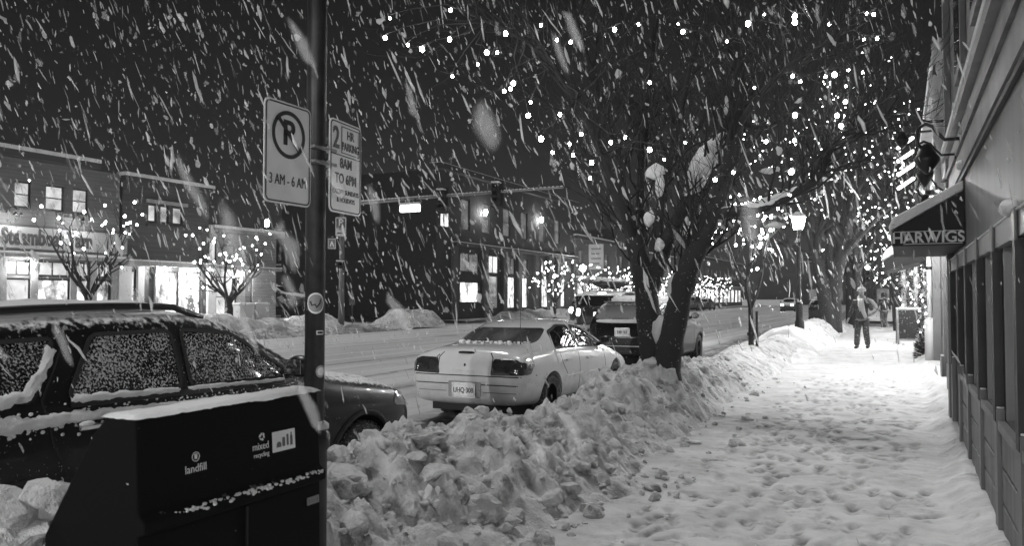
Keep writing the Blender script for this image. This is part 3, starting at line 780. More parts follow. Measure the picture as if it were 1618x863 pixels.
def near_suv_extras(t, bvh):
    for s in (-1, 1):
        r = MB(); z = [hit(bvh, 'T', s*.58, y)[0].z for y in np.linspace(-1.9, .0, 9)]
        pts = [(s*.585, y, zz + (.05 if 0 < i < 8 else .0)) for i, (y, zz) in enumerate(zip(np.linspace(-1.9, .0, 9), z))]
        r.tube(pts, .022, 8); r.build('roof_rail', BLACK, t, True)
    q = MB(); snow_strip(q, bvh, [(-1.15, 1.19), (-.42, 1.174)], 'R', lambda k: .06-.025*k, .018, 1); snow_strip(q, bvh, [(-.36, 1.172), (.52, 1.15)], 'R', lambda k: .035-.012*k, .016, 2)
    q.build('sill_snow', SNOW_CAP, t, True)
    q = MB(); snow_strip(q, bvh, [(-2.12, 1.30), (-1.9, 1.265), (-1.5, 1.225), (-1.38, 1.235), (-1.28, 1.34), (-1.18, 1.47)], 'R', lambda k: .085-.02*k, .022, 3); q.build('quarter_window_snow', SNOW_CAP, t, True)
    q = MB(); snow_strip(q, bvh, [(-2.3, 1.105), (-1.4, 1.10), (-.7, 1.09), (-.1, 1.085)], 'R', lambda k: .115-.085*k, .02, 4)
    for k in range(420):
        a = rnd.uniform(-2.3, .75); b0 = 1.10 + rnd.gauss(0, .045) - .01*(a+2); p, n = hit(bvh, 'R', a, b0); q.ball(p, rnd.uniform(.003, .012)*(1.2-.25*(a+2.3)), 5, 4, (.6, 1.3, 1))
    o = q.build('shoulder_snow', SNOW_CAP, t, True); o['kind'] = 'stuff'
    p, n = hit(bvh, 'R', -1.05, 1.04); MB().ball((p.x+.035, -1.1, 1.062), .03, 7, 5, (.7, 1.6, .5)).build('handle_snow', SNOW_CAP, t, True)
build_car('parked_crossover', 'black crossover with snow speckled windows parked beside the black bin', 'car', (-4.915, 4.0, STREET-.045), crossover, DARK_PAINT, SNOW_GLASS, SNOW_GLASS, None, .035, extras=near_suv_extras)

def parked_extras(t, bvh):
    p, n = hit(bvh, 'B', 0, .8); q = MB(); ribbon(q, bvh, [(-.55, .80), (.55, .80)], 'B', .018, .012); q.build('tailgate_strip', CHROME, t)
    q = MB(); ribbon(q, bvh, [(-.74, .60), (.74, .60)], 'B', .022, .012); q.build('bumper_strip', CHROME, t)
    p, n = hit(bvh, 'B', 0, 1.22); MB().bb(-.28, .12, p.y-.03, p.y+.02, 1.18, 1.23).build('rear_wiper', BLACK, t, bevel=.008)
    q = MB(); p, n = hit(bvh, 'B', 0, 1.56); q.bb(-.56, .56, p.y-.12, p.y+.12, 1.585, 1.62); q.build('spoiler', GREY_PAINT, t, bevel=.012)
    s = patch(bvh, smooth_poly([(-.68, 1.12), (.68, 1.12), (.66, 1.2), (-.66, 1.2)]), 'B', .02, .05, .012, 9); s.build('tailgate_snow', SNOW_CAP, t, True)
build_car('parked_crossover', 'dark crossover with a snow covered rear window parked ahead of the white sedan', 'car', (-5.72, 19.9, STREET), crossover, DARK_PAINT, SNOW_GLASS, SNOW_REAR, '548·163', .06, extras=parked_extras)

big = dict(crossover)
for k in [k for k in big if k.startswith('mesh_')]: big.pop(k)
big.update(stations=[(y*1.08, w*1.08, zb+.1, zb_*1.16, c, zt*1.19, wt*1.18) for y, w, zb, zb_, c, zt, wt in crossover['stations']],
 arches=[(-1.56, .39, .46, .98), (1.56, .39, .46, .98)],
 side_windows=[[(a*1.08, b*1.17) for a, b in p] for p in crossover['side_windows']], seams=[[(a*1.08, b*1.15) for a, b in l] for l in crossover['seams']],
 handles=[(-1.1, 1.2), (-.15, 1.18)], mirror=(.58, 1.42), moulding=[], rear_window=[(-.80, 1.40), (.80, 1.40), (.72, 1.80), (-.72, 1.80)], windshield=[(-.76, 1.38), (.76, 1.38), (.62, 1.86), (-.62, 1.86)],
 tail_light=[(.74, 1.0), (.90, 1.03), (.89, 1.28), (.76, 1.28)], head_light=[(.45, .9), (.78, .92), (.76, 1.06), (.47, 1.02)], rear_seams=[[(-.85, .74), (.85, .74)]], brake=(-.16, .16, 1.86, 1.9), plate=1.08,
 roof=[(-.62, -2.1), (.62, -2.1), (.62, -.05), (-.62, -.05)]); big.pop('head_side')
def bumper_extras(t, bvh):
    p, n = hit(bvh, 'B', 0, .62); MB().bb(-.9, .9, p.y-.1, p.y+.12, .52, .70).build('rear_bumper', CHROME, t, bevel=.03)
def lamp_extras(t, bvh):
    bumper_extras(t, bvh)
    for s in (-1, 1):
        p, n = hit(bvh, 'B', s*.84, 1.14); MB().ball((p.x, p.y-.02, 1.12), .1, 10, 7, (1, .4, 1)).build('lit_lamp', HEAD_LIT, t)
build_car('moving_suv', 'dark SUV with its rear lights lit driving up the middle of the street', 'car', (-13.0, 37.2, STREET), big, GREY_PAINT, GLASS, GLASS, '', .04, True, extras=lamp_extras)
def cargo_extras(t, bvh):
    bumper_extras(t, bvh)
    z = hit(bvh, 'T', 0, -1)[0].z
    q = MB(); q.ball((0, -1.0, z+.29), 1, 20, 12, (.72, 1.0, .21)); q.build('roof_bag', snowy('roof bag fabric', .012, .7, .6, .95, 5, 0, .66), t, True)
    for y in (-1.6, -.4): MB().tube([(-.7, y, z-.06), (-.68, y, z+.08), (.68, y, z+.08), (.7, y, z-.06)], .022, 6).build('rack_bar', BLACK, t)
build_car('moving_suv', 'dark SUV carrying a bulging bag on its roof ahead of the parked cars', 'car', (-10.4, 31.4, STREET), big, GREY_PAINT, GLASS, GLASS, '', 0, True, extras=cargo_extras)
p = at_x(437, 480, -36)
build_car('parked_crossover', 'dark crossover parked in the lot beside the low shop across the street', 'car', (p.x, p.y, .72), crossover, FAR_PAINT, GLASS, GLASS, None, .05, rz=-1.35)
build_car('parked_crossover', 'snowy grey car parked nose on before the low dark building', 'car', (-41, 50.5, .2), crossover, FAR_PAINT, GLASS, GLASS, None, .08, rz=PI-.55, detail=1)
far_labels = ['dark car at the left end of the far parked row across the street', 'boxy dark car second in the far parked row', 'dark car in the middle of the far parked row', 'dark car behind the slim lit tree in the far row', 'far dark car at the right end of the parked row']
for k, (x, y) in enumerate(((-25, 80), (-25, 87), (-24.6, 97), (-24.6, 105), (-24.6, 113))):
    build_car('far_parked_car', far_labels[k], 'car', (x, y, STREET), big if k % 2 else crossover, FAR_PAINT, GLASS, GLASS, None, .06, group='parked cars far up the street', detail=1)
build_car('oncoming_car', 'distant car with bright headlights coming down the far street', 'car', (-12.5, 105, STREET), crossover, FAR_PAINT, GLASS, GLASS, None, .0, 'front', rz=PI, detail=1)
build_car('oncoming_car', 'car with glaring headlights beside the far pavement right of the twin trunk tree', 'car', (-7.2, 92, STREET), big, FAR_PAINT, GLASS, GLASS, None, .0, 'front', rz=PI, detail=1)
build_car('far_parked_car', 'snowy car parked at the kerb behind the twin trunk tree', 'car', (-5.0, 62, STREET), crossover, FAR_PAINT, GLASS, GLASS, None, .08, detail=1)

t = build_car('added_headlight_car', 'unseen grey car added so its headlights light the white sedan', 'car', (-8.55, -9.4, STREET), sedan, FAR_PAINT, GLASS, GLASS, None, .02, 'front')  # car added out of view to light the sedan's rear
for s_ in (-1, 1):
    spot_light((-8.55 + s_*.58, -9.4 + 2.42, STREET + .64), (-8.2 + s_*.6, 14, .55), 1000, 44, .08)
# ================================================================== SIGN POLE, SIGNS, BIN
def disc_sign(parent, f, cx, cz, r, m, name, c0=.006, c1=.009, rx=1.0):
    mb = MB(); mb.prism([(cx + r*rx*math.cos(2*PI*i/28), cz + r*math.sin(2*PI*i/28)) for i in range(28)], f, c0, c1); return mb.build(name, m, parent)
px, py = -2.53, 3.03
t = thing('sign_pole', 'black steel sign pole with stickers standing at the end of the bin', 'pole', (px, py, 0))
MB().lathe([(.047, -.1), (.047, 3.6), (.04, 3.62)], 20).build('post', POLE, t, True)
MB().lathe([(.062, -.1), (.062, .82), (.075, .84), (.075, .90), (.062, .92), (.048, .95)], 20).build('pole_base', POLE, t, True)
MB().lathe([(.0, .925), (.07, .925), (.07, .945), (.045, .965)], 16).build('collar_snow', SNOW_CAP, t, True)
q = MB()
for z in (2.19, 2.26):
    q.lathe([(.051, z), (.051, z+.018)], 20); q.box((.035, 0, z+.009), (.05, .17, .016))
q.build('clamp', STEEL, t, bevel=.003)
for z in (2.21, 2.28): MB().lathe([(.011, 0), (.011, .02), (.006, .024)], 6, Matrix.Translation((.05, .0, z)) @ Matrix.Rotation(PI/2, 4, 'Y')).build('bolt', CHROME, t)
def pole_patch(name, z0, z1, a0, a1, r, m, oval=False):
    mb = MB(); n = 12; rows = []
    for i in range(n+1):
        a = a0 + (a1-a0)*i/n; k = math.sqrt(max(0, 1-(2*i/n-1)**2)) if oval else 1; zc = (z0+z1)/2; h = (z1-z0)/2*k
        rows.append([V((r*math.cos(a), r*math.sin(a), zc-h)), V((r*math.cos(a), r*math.sin(a), zc+h))])
    mb.quadstrip(rows, closed=False); return mb.build(name, m, t)
FACE = math.atan2(-3.03, 2.53)
pole_patch('round_sticker', 1.475, 1.575, FACE-.85, FACE+1.0, .0485, SIGN_WHITE, True)
pole_patch('round_sticker', 1.483, 1.567, FACE-.72, FACE+.87, .0492, mat('grey sticker', .28, .5), True)
q = MB(); q.tube([V((.0505*math.cos(FACE+a), .0505*math.sin(FACE+a), z)) for a, z in ((-.45, 1.535), (-.3, 1.515), (0, 1.52), (.15, 1.505), (.45, 1.525), (.55, 1.545))], .004, 5); q.build('sticker_drawing', SIGN_INK, t)
pole_patch('small_sticker', 1.375, 1.395, FACE+.15, FACE+.95, .0485, WHITE_INK)
pole_patch('small_sticker', 1.38, 1.39, FACE+.25, FACE+.85, .0492, SIGN_INK)
pole_patch('round_sticker', 1.17, 1.23, FACE+.1, FACE+1.2, .0487, mat('pale sticker', .35, .5), True)
pole_patch('round_sticker', 1.18, 1.22, FACE+.28, FACE+1.02, .0494, SIGN_WHITE, True)

def parking_sign(y0, label):
    t = thing('parking_sign', label, 'sign', (px + .058, y0 + .152, 2.2)); t.rotation_euler = (0, 0, rnd.uniform(-.03, .03))
    f = lambda a, b, c: V((c, a, b))
    MB().prism(rounded(.305, .46, .03), f, -.002, .003).build('panel', SIGN_WHITE, t)
    q = MB(); ring2d(q, f, rounded(.290, .445, .025), rounded(.278, .433, .02), .0025, .005); q.build('border', SIGN_INK, t)
    return t, f
TX = lambda y, z, c=.004: basis((c, y, z), (0, 1, 0), (0, 0, 1))
t, f = parking_sign(2.615, 'no parking sign with a struck out P and 3 AM - 6 AM on the pole')
q = MB(); ring2d(q, f, circle2d(.108, 40, 0, .085), circle2d(.090, 40, 0, .085), .004, .0066); q.build('prohibition_ring', SIGN_INK, t)
text('P', .155, SIGN_INK, t, TX(.0, .088), 'letter_p', .002, 1.0, bold=.004)
q = MB(); c_, s_ = math.cos(-.78), math.sin(-.78); q.prism([(x*c_-y*s_, x*s_+y*c_+.085) for x, y in ((-.098,-.009),(.098,-.009),(.098,.009),(-.098,.009))], f, .007, .009); q.build('prohibition_bar', SIGN_INK, t)
text('3 AM - 6 AM', .066, SIGN_INK, t, TX(0, -.125), 'hours_lettering', .001, .70)
t, f = parking_sign(3.055, 'two hour parking sign 8AM to 6PM half hidden behind the pole')
t.rotation_euler = (0, 0, .13); t.location.x -= .02
text('2', .15, SIGN_INK, t, TX(-.095, .135), 'numeral', .002, .8, bold=.003)
q = MB(); ring2d(q, f, [(.13, .205), (-.045, .205), (-.045, .07), (.13, .07)], [(.126, .201), (-.041, .201), (-.041, .074), (.126, .074)], .0035, .0055); q.bb(.0032, .005, -.14, .14, .055, .060); q.build('box_lines', SIGN_INK, t)
text('HR', .062, SIGN_INK, t, TX(.042, .165), 'hour_lettering', .001, .85, bold=.001)
text('PARKING', .058, SIGN_INK, t, TX(.043, .105), 'parking_lettering', .001, .68, bold=.0006)
text('8AM', .07, SIGN_INK, t, TX(0, .018), 'hours_lettering', .001, .85, bold=.001)
text('TO 6PM', .07, SIGN_INK, t, TX(0, -.06), 'hours_lettering', .001, .85, bold=.001)
text('EXCEPT SUNDAYS', .034, SIGN_INK, t, TX(0, -.125), 'exception_lettering', .001, .9)
text('& HOLIDAYS', .034, SIGN_INK, t, TX(0, -.165), 'exception_lettering', .001, .9)

# the double litter bin
t = thing('litter_bin', 'black steel double bin for landfill and mixed recycling with snow on top', 'litter bin', (-2.2, 1.77, 0))
prof = [(-.135, 1.165), (.0, 1.165), (.018, .86), (.05, .835), (.05, .80), (.018, .79), (.03, .06), (-.46, .06), (-.44, .74), (-.2, 1.1)]
fx = lambda a, b, c: V((a, c, b))
MB().prism(prof, fx, 0, .885).build('body', BIN, t, bevel=.008)
q = MB(); q.bb(-.42, .02, .03, .85, 0, .062); q.build('plinth', BLACK, t)
MB().bb(.021, .028, .462, .470, .09, .78).build('door_gap', BLACK_FLAT, t)
xs = np.linspace(-.15, .012, 14); ys = np.linspace(-.01, .895, 60)
def cap_z(X, Y): return 1.165 + np.clip(np.minimum(np.minimum(X+.15, .012-X)/.03, np.minimum(Y+.01, .895-Y)/.03), 0, 1)**.5*.016 + .018*fbm(X*7, Y*7, 3, 5) + .008*fbm(X*40, Y*40, 3, 6) - .004
o = sheet('top_snow', xs, ys, cap_z, SNOW_CAP); o.parent = t
q = MB()
for k in range(520):
    y = .1 + .775*rnd.random()**.8; r = rnd.uniform(.002, .009); q.ball((.035 + rnd.uniform(-.018, .016), y, .838 + rnd.uniform(-.012, .004)), r, 5, 4, (1, 1.4, .8))
q.build('ledge_snow', SNOW_CAP, t, True)
BX = lambda y, z, x: basis((x, y, z), (0, 1, .0), (-.06, 0, 1))
xo = lambda z: .0185*(1.165-z)/.305 + .0015
text('landfill', .038, WHITE_INK, t, BX(.235, .963, xo(.963)), 'landfill_lettering', .0005, .98)
q = MB(); f = mapper(BX(.235, 1.003, xo(1.003))); ring2d(q, f, circle2d(.0165, 24), circle2d(.0145, 24), 0, .0015); q.prism([(-.005, -.008), (.005, -.008), (.006, .006), (-.006, .006)], f, 0, .0015); q.prism([(-.008, .007), (.008, .007), (.006, .010), (-.006, .010)], f, 0, .0015); q.build('landfill_symbol', WHITE_INK, t)
text('mixed', .039, WHITE_INK, t, BX(.545, .987, xo(.987)), 'mixed_lettering', .0005, .9)
text('recycling', .0255, WHITE_INK, t, BX(.548, .955, xo(.955)), 'recycling_lettering', .0005, .9)
q = MB(); f = mapper(BX(.552, 1.022, xo(1.022)))
for k in range(3):
    a = 2*PI*k/3 + PI/2; p0 = (math.cos(a)*.013, math.sin(a)*.013); p1 = (math.cos(a+1.5)*.013, math.sin(a+1.5)*.013)
    d = V((p1[0]-p0[0], p1[1]-p0[1])).normalized(); n = V((-d.y, d.x))*.003; e = V(p1) + d*.004
    q.prism([(p0[0]-n.x, p0[1]-n.y), (p1[0]-d.x*.005-n.x, p1[1]-d.y*.005-n.y), (p1[0]-d.x*.005-n.x*2, p1[1]-d.y*.005-n.y*2), (e.x, e.y), (p1[0]-d.x*.005+n.x*2, p1[1]-d.y*.005+n.y*2), (p1[0]-d.x*.005+n.x, p1[1]-d.y*.005+n.y), (p0[0]+n.x, p0[1]+n.y)], f, 0, .0015)
q.build('recycling_symbol', WHITE_INK, t)
q = MB(); f = mapper(BX(.67, .99, xo(.99)) @ Matrix.Diagonal((.77, .8, 1, 1))); q.prism(rounded(.165, .098, .004), f, 0, .0012); lp = q.build('recycling_label', SIGN_WHITE, t)
q = MB(); f2 = lambda a, b, c: f(a, b, c+.0014)
q.prism([(-.055,-.028),(-.02,-.028),(-.022,-.01),(-.03,-.002),(-.045,-.002),(-.053,-.01)], f2, 0, .001)
q.prism(rounded(.02, .045, .006), lambda a, b, c: f2(a-.003, b-.006, c), 0, .001); q.prism(rounded(.014, .055, .004), lambda a, b, c: f2(a+.026, b, c), 0, .001)
q.prism([(.045,-.03),(.062,-.03),(.062,.012),(.057,.022),(.057,.033),(.050,.033),(.050,.022),(.045,.012)], f2, 0, .001)
q.build('container_drawing', mat('printed grey', .12, .5), lp)
q = MB(); f = mapper(BX(.835, .72, .022)); q.prism(rounded(.075, .032, .003), f, 0, .0015); q2 = q.build('maker_label', mat('grey label', .16, .5), t)
q = MB(); ring2d(q, lambda a, b, c: f(a, b, c+.0016), rounded(.066, .024, .003), rounded(.061, .019, .002), 0, .0006)
for i in range(2): q.prism([(-.022, .004-.008*i), (.022, .004-.008*i), (.022, .006-.008*i), (-.022, .006-.008*i)], lambda a, b, c: f(a, b, c+.0016), 0, .0006)
q.build('label_print', mat('faint print', .32, .5), q2)

# ================================================================== STREET LAMPS
def street_lamp(loc, label):
    t = thing('street_lamp', label, 'street lamp', loc, 0, 'street lamps along the kerb')
    MB().lathe([(.16, -.7), (.15, .15), (.12, .22), (.10, .7), (.115, .72), (.115, .78), (.075, .82), (.065, 1.6), (.06, 2.55), (.075, 2.57), (.06, 2.62), (.055, 3.15)], 16).build('post', POLE, t, True)
    MB().lathe([(.055, 3.13), (.14, 3.18), (.15, 3.22), (.12, 3.24)], 16).build('lantern_base', POLE, t, True)
    MB().lathe([(.14, 3.24), (.185, 3.45), (.215, 3.62)], 12).build('lantern_glass', LANTERN_ST, t, True)
    q = MB().lathe([(.225, 3.62), (.235, 3.64), (.10, 3.76), (.04, 3.84), (.03, 3.9)], 12); q.build('lantern_cap', POLE, t, True)
    MB().lathe([(.232, 3.646), (.21, 3.70), (.10, 3.80), (.0, 3.83)], 12).build('cap_snow', SNOW_CAP, t, True)
    q = MB()
    for s in (0, .4, .75): q.ball((.05, -.05, .8+s*.05), .05, 7, 5, (1, 1, .6))
    q.build('base_snow', SNOW_CAP, t, True)
    return t
lamp = street_lamp((-3.0, 27.8, .6), 'black street lamp with a bright white lantern on the snow bank')
dup(lamp, (-3.3, -7.0, 0), label='street lamp at the kerb behind the bin and parked crossover')
dup(lamp, (-26.4, -2, 0), label='street lamp on the opposite kerb left of the lettered shop')
t = thing('globe_lamp', 'round white globe lamp on a slim post before the corner shops', 'street lamp', at_x(921, 480, -27)); gp = t.location; t.location.z = -.1
zg = at_x(921, 424, -27).z + .1
MB().lathe([(.09, 0), (.06, .8), (.05, zg-.3)], 10).build('post', POLE, t, True); MB().ball((0, 0, zg), .30, 14, 10).build('globe', LANTERN, t, True)

# ================================================================== TRAFFIC SIGNAL POLES
SIGNAL = mat('signal housing', .012, .5)
def signal_head(parent_name, label, loc, rz, lit=None, n=3):
    t = thing('traffic_signal', label, 'traffic signal', loc, rz)
    q = MB(); q.bb(-.17, .17, -.1, .1, -.17-.33*(n-1), .17); q.build('housing', SIGNAL, t, bevel=.03)
    q = MB(); q.bb(-.3, .3, .101, .11, -.3-.33*(n-1), .3); q.build('backplate', SIGNAL, t)
    for k in range(n):
        z = -.33*k; q = MB()
        rows = [[V((.13*math.cos(a), y, z + .13*math.sin(a))) for a in np.linspace(-.4, PI+.4, 14)] for y in (-.1, -.32)]
        q.quadstrip(rows, closed=False); q.build('visor', SIGNAL, t)
        MB().lathe([(.11, 0), (.08, .03), (0, .04)], 14, Matrix.Translation((0, -.1, z)) @ Matrix.Rotation(PI/2, 4, 'X')).build('lens', LANTERN if lit == k else GLASS, t, True)
    MB().bb(-.19, .19, -.3, .12, .171, .235).build('top_snow', SNOW_CAP, t, bevel=.03)
    return t
mx, my = -26.0, 33.2
t = thing('signal_mast', 'tall signal pole across the street with a long arm over the road', 'signal pole', (mx, my, 0))
MB().lathe([(.17, -.2), (.14, 3), (.11, 6.6), (.09, 7.2)], 14).build('pole', mat('grey pole steel', .14, .5), t, True)
MB().tube([(0, 0, 6.3), (1.2, 0, 6.42), (6, 0, 6.5), (12.4, 0, 6.55)], [.10, .09, .07, .045], 10).build('mast_arm', mat('galvanised arm', .22, .5), t, True)
q = MB()
for i in range(60): x = .3 + 12*i/59; q.ball((x, 0, 6.3 + .12*min(1, x/1.2) + .13*x/12.4 + .1 - .045*x/12.4), .085 - .003*x, 6, 4, (1.7, .9, .6))
q.build('arm_snow', SNOW_CAP, t, True)
q = MB(); q.tube([(0, 0, 4.6), (0.3, -.4, 4.6)], .03, 6); q.tube([(0, 0, 3.0), (.55, -.1, 3.0)], .03, 6); q.build('bracket', SIGNAL, t)
arm = lambda u: next(V((mx+L, my, 6.5)) for L in np.linspace(0, 12.4, 400) if (V((mx+L, my, 6.5))-EYE).dot(V((CS, SN, 0)))/(V((mx+L, my, 6.5))-EYE).dot(V((-SN, CS, 0)))*FPX+809 >= u)
a1 = arm(700); signal_head('', 'dark traffic signal hanging under the mast arm over the middle of the road', a1 + V((0, -.15, .1)), .1)
a2 = arm(787); signal_head('', 'dark traffic signal hanging near the end of the mast arm', a2 + V((0, -.15, .25)), .1)
lp_ = arm(649); t = thing('lit_street_sign', 'bright lit box sign slung beneath the mast arm', 'sign', lp_ + V((0, -.1, -.52)))
MB().bb(-.55, .55, -.1, .1, -.17, .17).build('box', glow('lit sign face', 1.6), t, bevel=.02); MB().bb(-.58, .58, -.12, .12, .175, .3).build('top_snow', SNOW_CAP, t, bevel=.05)
q = MB()
for x in (-.3, .3): q.bb(x-.02, x+.02, -.02, .02, .17, .5)
q.build('hanger', SIGNAL, t)
p = at_x(540, 425, -25.9); signal_head('', 'walk signal box on the side of the signal pole across the street', (p.x, 33.0, p.z+.2), .5, n=1)
p = at_x(538, 358, -25.75); t = thing('parking_arrow_sign', 'white P sign with a right arrow on the signal pole', 'sign', (p.x, p.y, p.z), .46)
f = lambda a, b, c: V((a, -c, b))
MB().prism(rounded(.55, .98, .06), f, 0, .02).build('panel', mat('pale sign sheeting', .62, .4), t)  # plain pale panel, not glowing
FR = lambda x, z, c=.022: basis((x, -c, z), (1, 0, 0), (0, 0, 1))
q = MB(); q.prism(rounded(.46, .5, .03), lambda a, b, c: f(a, b+.18, c), .021, .024); q.build('dark_square', mat('sign field', .12, .5), t)
text('P', .5, WHITE_INK, t, FR(0, .2, .026), 'letter_p', .002, 1, bold=.012)
text('PARKING', .09, SIGN_INK, t, FR(0, -.14), 'parking_lettering', .002, 1)
q = MB(); q.prism([(-.18,-.31),(.06,-.31),(.06,-.25),(.19,-.34),(.06,-.43),(.06,-.37),(-.18,-.37)], f, .021, .025); q.build('arrow', SIGN_INK, t)
p = at_x(524, 385, -25.9); t = thing('walk_sign', 'small square walk sign low on the signal pole', 'sign', (p.x, p.y, p.z), .46)
MB().prism(rounded(.42, .55, .04), f, 0, .02).build('panel', mat('grey sign', .2, .5), t); q = MB(); ring2d(q, f, rounded(.38, .5, .03), rounded(.34, .46, .03), .021, .024); q.prism([(-.1,-.15),(-.06,-.15),(0,.0),(.08,-.15),(.12,-.15),(.04,.08),(.0,.14),(-.05,.05)], f, .021, .024); q.build('walk_drawing', SIGN_WHITE, t)
# right-hand signal pole at the far corner of the cross street
rx, ry = -2.55, 49.0
t = thing('signal_mast', 'thick dark pole at the far corner beyond the walking person', 'signal pole', (rx, ry, 0))
MB().lathe([(.26, -.2), (.24, 2), (.17, 6), (.14, 9)], 14).build('pole', BARK_CLEAR, t, True)
MB().tube([(0, 0, 6.2), (-1, 0, 6.3), (-11.5, 0, 6.45)], [.1, .09, .05], 8).build('mast_arm', POLE, t, True)
p = at_d(1087, 360, 46); k = (49-.3)/p.y
t = thing('turn_sign', 'white left turn arrow sign hanging from the far mast arm', 'sign', EYE + ray(1087, 361)*((48.8)/ray(1087,361).y), 0)
MB().prism(rounded(.62, .9, .04), f, 0, .02).build('panel', SIGN_WHITE, t); q = MB()
q.prism([(.12,-.18),(.2,-.18),(.2,.14),(.02,.24),(.02,.32),(-.2,.2),(.02,.08),(.02,.16),(.12,.1)], f, .021, .024); q.build('arrow', SIGN_INK, t)
text('ONLY', .16, SIGN_INK, t, FR(0, -.33), 'only_lettering', .002, 1)
q = MB(); q.bb(-.02, .02, -.0, .02, .45, 1.3); q.build('hanger', SIGNAL, t)
def at_y(u, v, Y): return EYE + ray(u, v)*(Y/ray(u, v).y)
for (u, v), lab in (((1352, 400), 'pale square sign facing the street on the thick far corner pole'),):
    t = thing('corner_sign', lab, 'sign', at_y(u, v, 48.65)); MB().prism(rounded(.75, .7, .04), f, 0, .02).build('panel', mat('mid grey sign', .3, .5), t)  # panel in one even mid grey
    q = MB(); q.prism([(-.28,-.05),(-.1,-.05),(-.19,-.22)], f, .021, .024); q.prism([(.1,-.05),(.28,-.05),(.19,-.22)], f, .021, .024); q.bb(-.28, .28, -.024, -.021, .08, .14); q.build('sign_drawing', SIGN_INK, t)
signal_head('', 'traffic signal with one round light lit right of the far corner pole', at_y(1371, 423, 48.6) + V((0, 0, .0)), 0, 0, 3)
signal_head('', 'small traffic signal with its top light lit over the far cross street', at_y(1337, 414, 60) + V((0, 0, 0)), 0, 0, 3)
q = MB()
t = thing('snow_stake', 'thin dark post with a small plate on the snow bank across the street', 'post', at_x(557, 497, -26.8)); t.location.z = .2
MB().lathe([(.035, -.4), (.035, 1.3)], 8).build('post', POLE, t); MB().bb(-.2, .2, -.04, -.02, .95, 1.35).build('plate', SIGNAL, t)

# ================================================================== SANDWICH BOARD
bp = at_d(1435, 541, 26.5); t = thing('sandwich_board', 'framed chalkboard standing on the snowy pavement near the shop wall', 'sandwich board', (bp.x, bp.y, .02), .1)
WOOD = mat('board frame', .2, .6, var=(6, .14, .26)); SLATE = snowy('snow specked slate', .008, .8, .8, 1, 5, 0, .62, up=False, snow=.5)
for s, lean in ((-1, .2), (1, -.2)):
    R = Matrix.Translation((0, s*.27, 0)) @ Matrix.Rotation(-lean, 4, 'X'); f = lambda a, b, c: R @ V((a, c, b))
    q = MB(); q.obox(f, -.38, -.32, 0, 1.2, -.02, .02); q.obox(f, .32, .38, 0, 1.2, -.02, .02); q.obox(f, -.32, .32, 1.14, 1.2, -.02, .02); q.obox(f, -.32, .32, .12, .18, -.02, .02); fr = q.build('frame', WOOD, t)
    q = MB(); q.obox(f, -.32, .32, .18, 1.14, -.01, .01); q.build('chalkboard', SLATE, t)
q = MB(); q.bb(-.39, .39, -.07, .07, 1.16, 1.215); q.build('top_snow', SNOW_CAP, t, bevel=.025)
_bulbs = {}
def bulb_mesh(r, m):
    k = (r, m.name)
    if k not in _bulbs: _bulbs[k] = MB().ball((0, 0, 0), r, 8, 6, (1, 1, 1.15)).mesh('bulb', m, True)
    return _bulbs[k]
# ================================================================== BUILDINGS
Z = V((0, 0, 1))
def frame_fn(origin, right, normal):
    o, r, n = V(origin), V(right), V(normal); return lambda a, b, c: o + r*a + Z*b + n*c
def facade(root, f, width, height, openings, wall_m, frame_m, depth=.22, back=6, recess=.10, fw=.06):
    """front wall with real openings; each opening = (a0, a1, b0, b1, pane material, columns, rows)"""
    xs = sorted({0, width, *[o[0] for o in openings], *[o[1] for o in openings]}); zs = sorted({0, height, *[o[2] for o in openings], *[o[3] for o in openings]})
    q = MB()
    def quad(ps): b = len(q.v); q.v += [tuple(p) for p in ps]; q.f.append(tuple(range(b, b+4)))
    for a0, a1 in zip(xs, xs[1:]):
        for b0, b1 in zip(zs, zs[1:]):
            if not any(o[0] <= a0+1e-6 and o[1] >= a1-1e-6 and o[2] <= b0+1e-6 and o[3] >= b1-1e-6 for o in openings):
                quad([f(a0,b0,0), f(a1,b0,0), f(a1,b1,0), f(a0,b1,0)])
    for a0, a1, b0, b1, *_ in openings:
        for p, r in (((a0,b0),(a1,b0)), ((a1,b0),(a1,b1)), ((a1,b1),(a0,b1)), ((a0,b1),(a0,b0))):
            quad([f(*p,0), f(*r,0), f(*r,-depth), f(*p,-depth)])
    quad([f(0,height,0), f(width,height,0), f(width,height,-back), f(0,height,-back)])
    quad([f(0,0,0), f(0,height,0), f(0,height,-back), f(0,0,-back)]); quad([f(width,0,0), f(width,height,0), f(width,height,-back), f(width,0,-back)])
    quad([f(0,0,-back), f(width,0,-back), f(width,height,-back), f(0,height,-back)]); quad([f(0,.001,-depth-.01), f(width,.001,-depth-.01), f(width,height-.01,-depth-.01), f(0,height-.01,-depth-.01)])
    wall = MB.build(q, 'wall', wall_m, root)
    for a0, a1, b0, b1, pm, nc, nr in openings:
        w = MB(); c0, c1 = -recess-.05, -recess+.02
        w.obox(f, a0, a0+fw, b0, b1, c0, c1); w.obox(f, a1-fw, a1, b0, b1, c0, c1); w.obox(f, a0+fw, a1-fw, b1-fw, b1, c0, c1); w.obox(f, a0+fw, a1-fw, b0, b0+fw, c0, c1)
        for i in range(1, nc): x = a0+(a1-a0)*i/nc; w.obox(f, x-fw*.35, x+fw*.35, b0+fw, b1-fw, c0+.005, c1-.004)
        for i in range(1, nr): z = b0+(b1-b0)*i/nr; w.obox(f, a0+fw, a1-fw, z-fw*.35, z+fw*.35, c0+.008, c1-.007)
        wo = w.build('window', frame_m, root)
        w = MB(); w.obox(f, a0+fw*.5, a1-fw*.5, b0+fw*.5, b1-fw*.5, -recess-.03, -recess-.022); w.build('pane', pm, wo)
    return wall
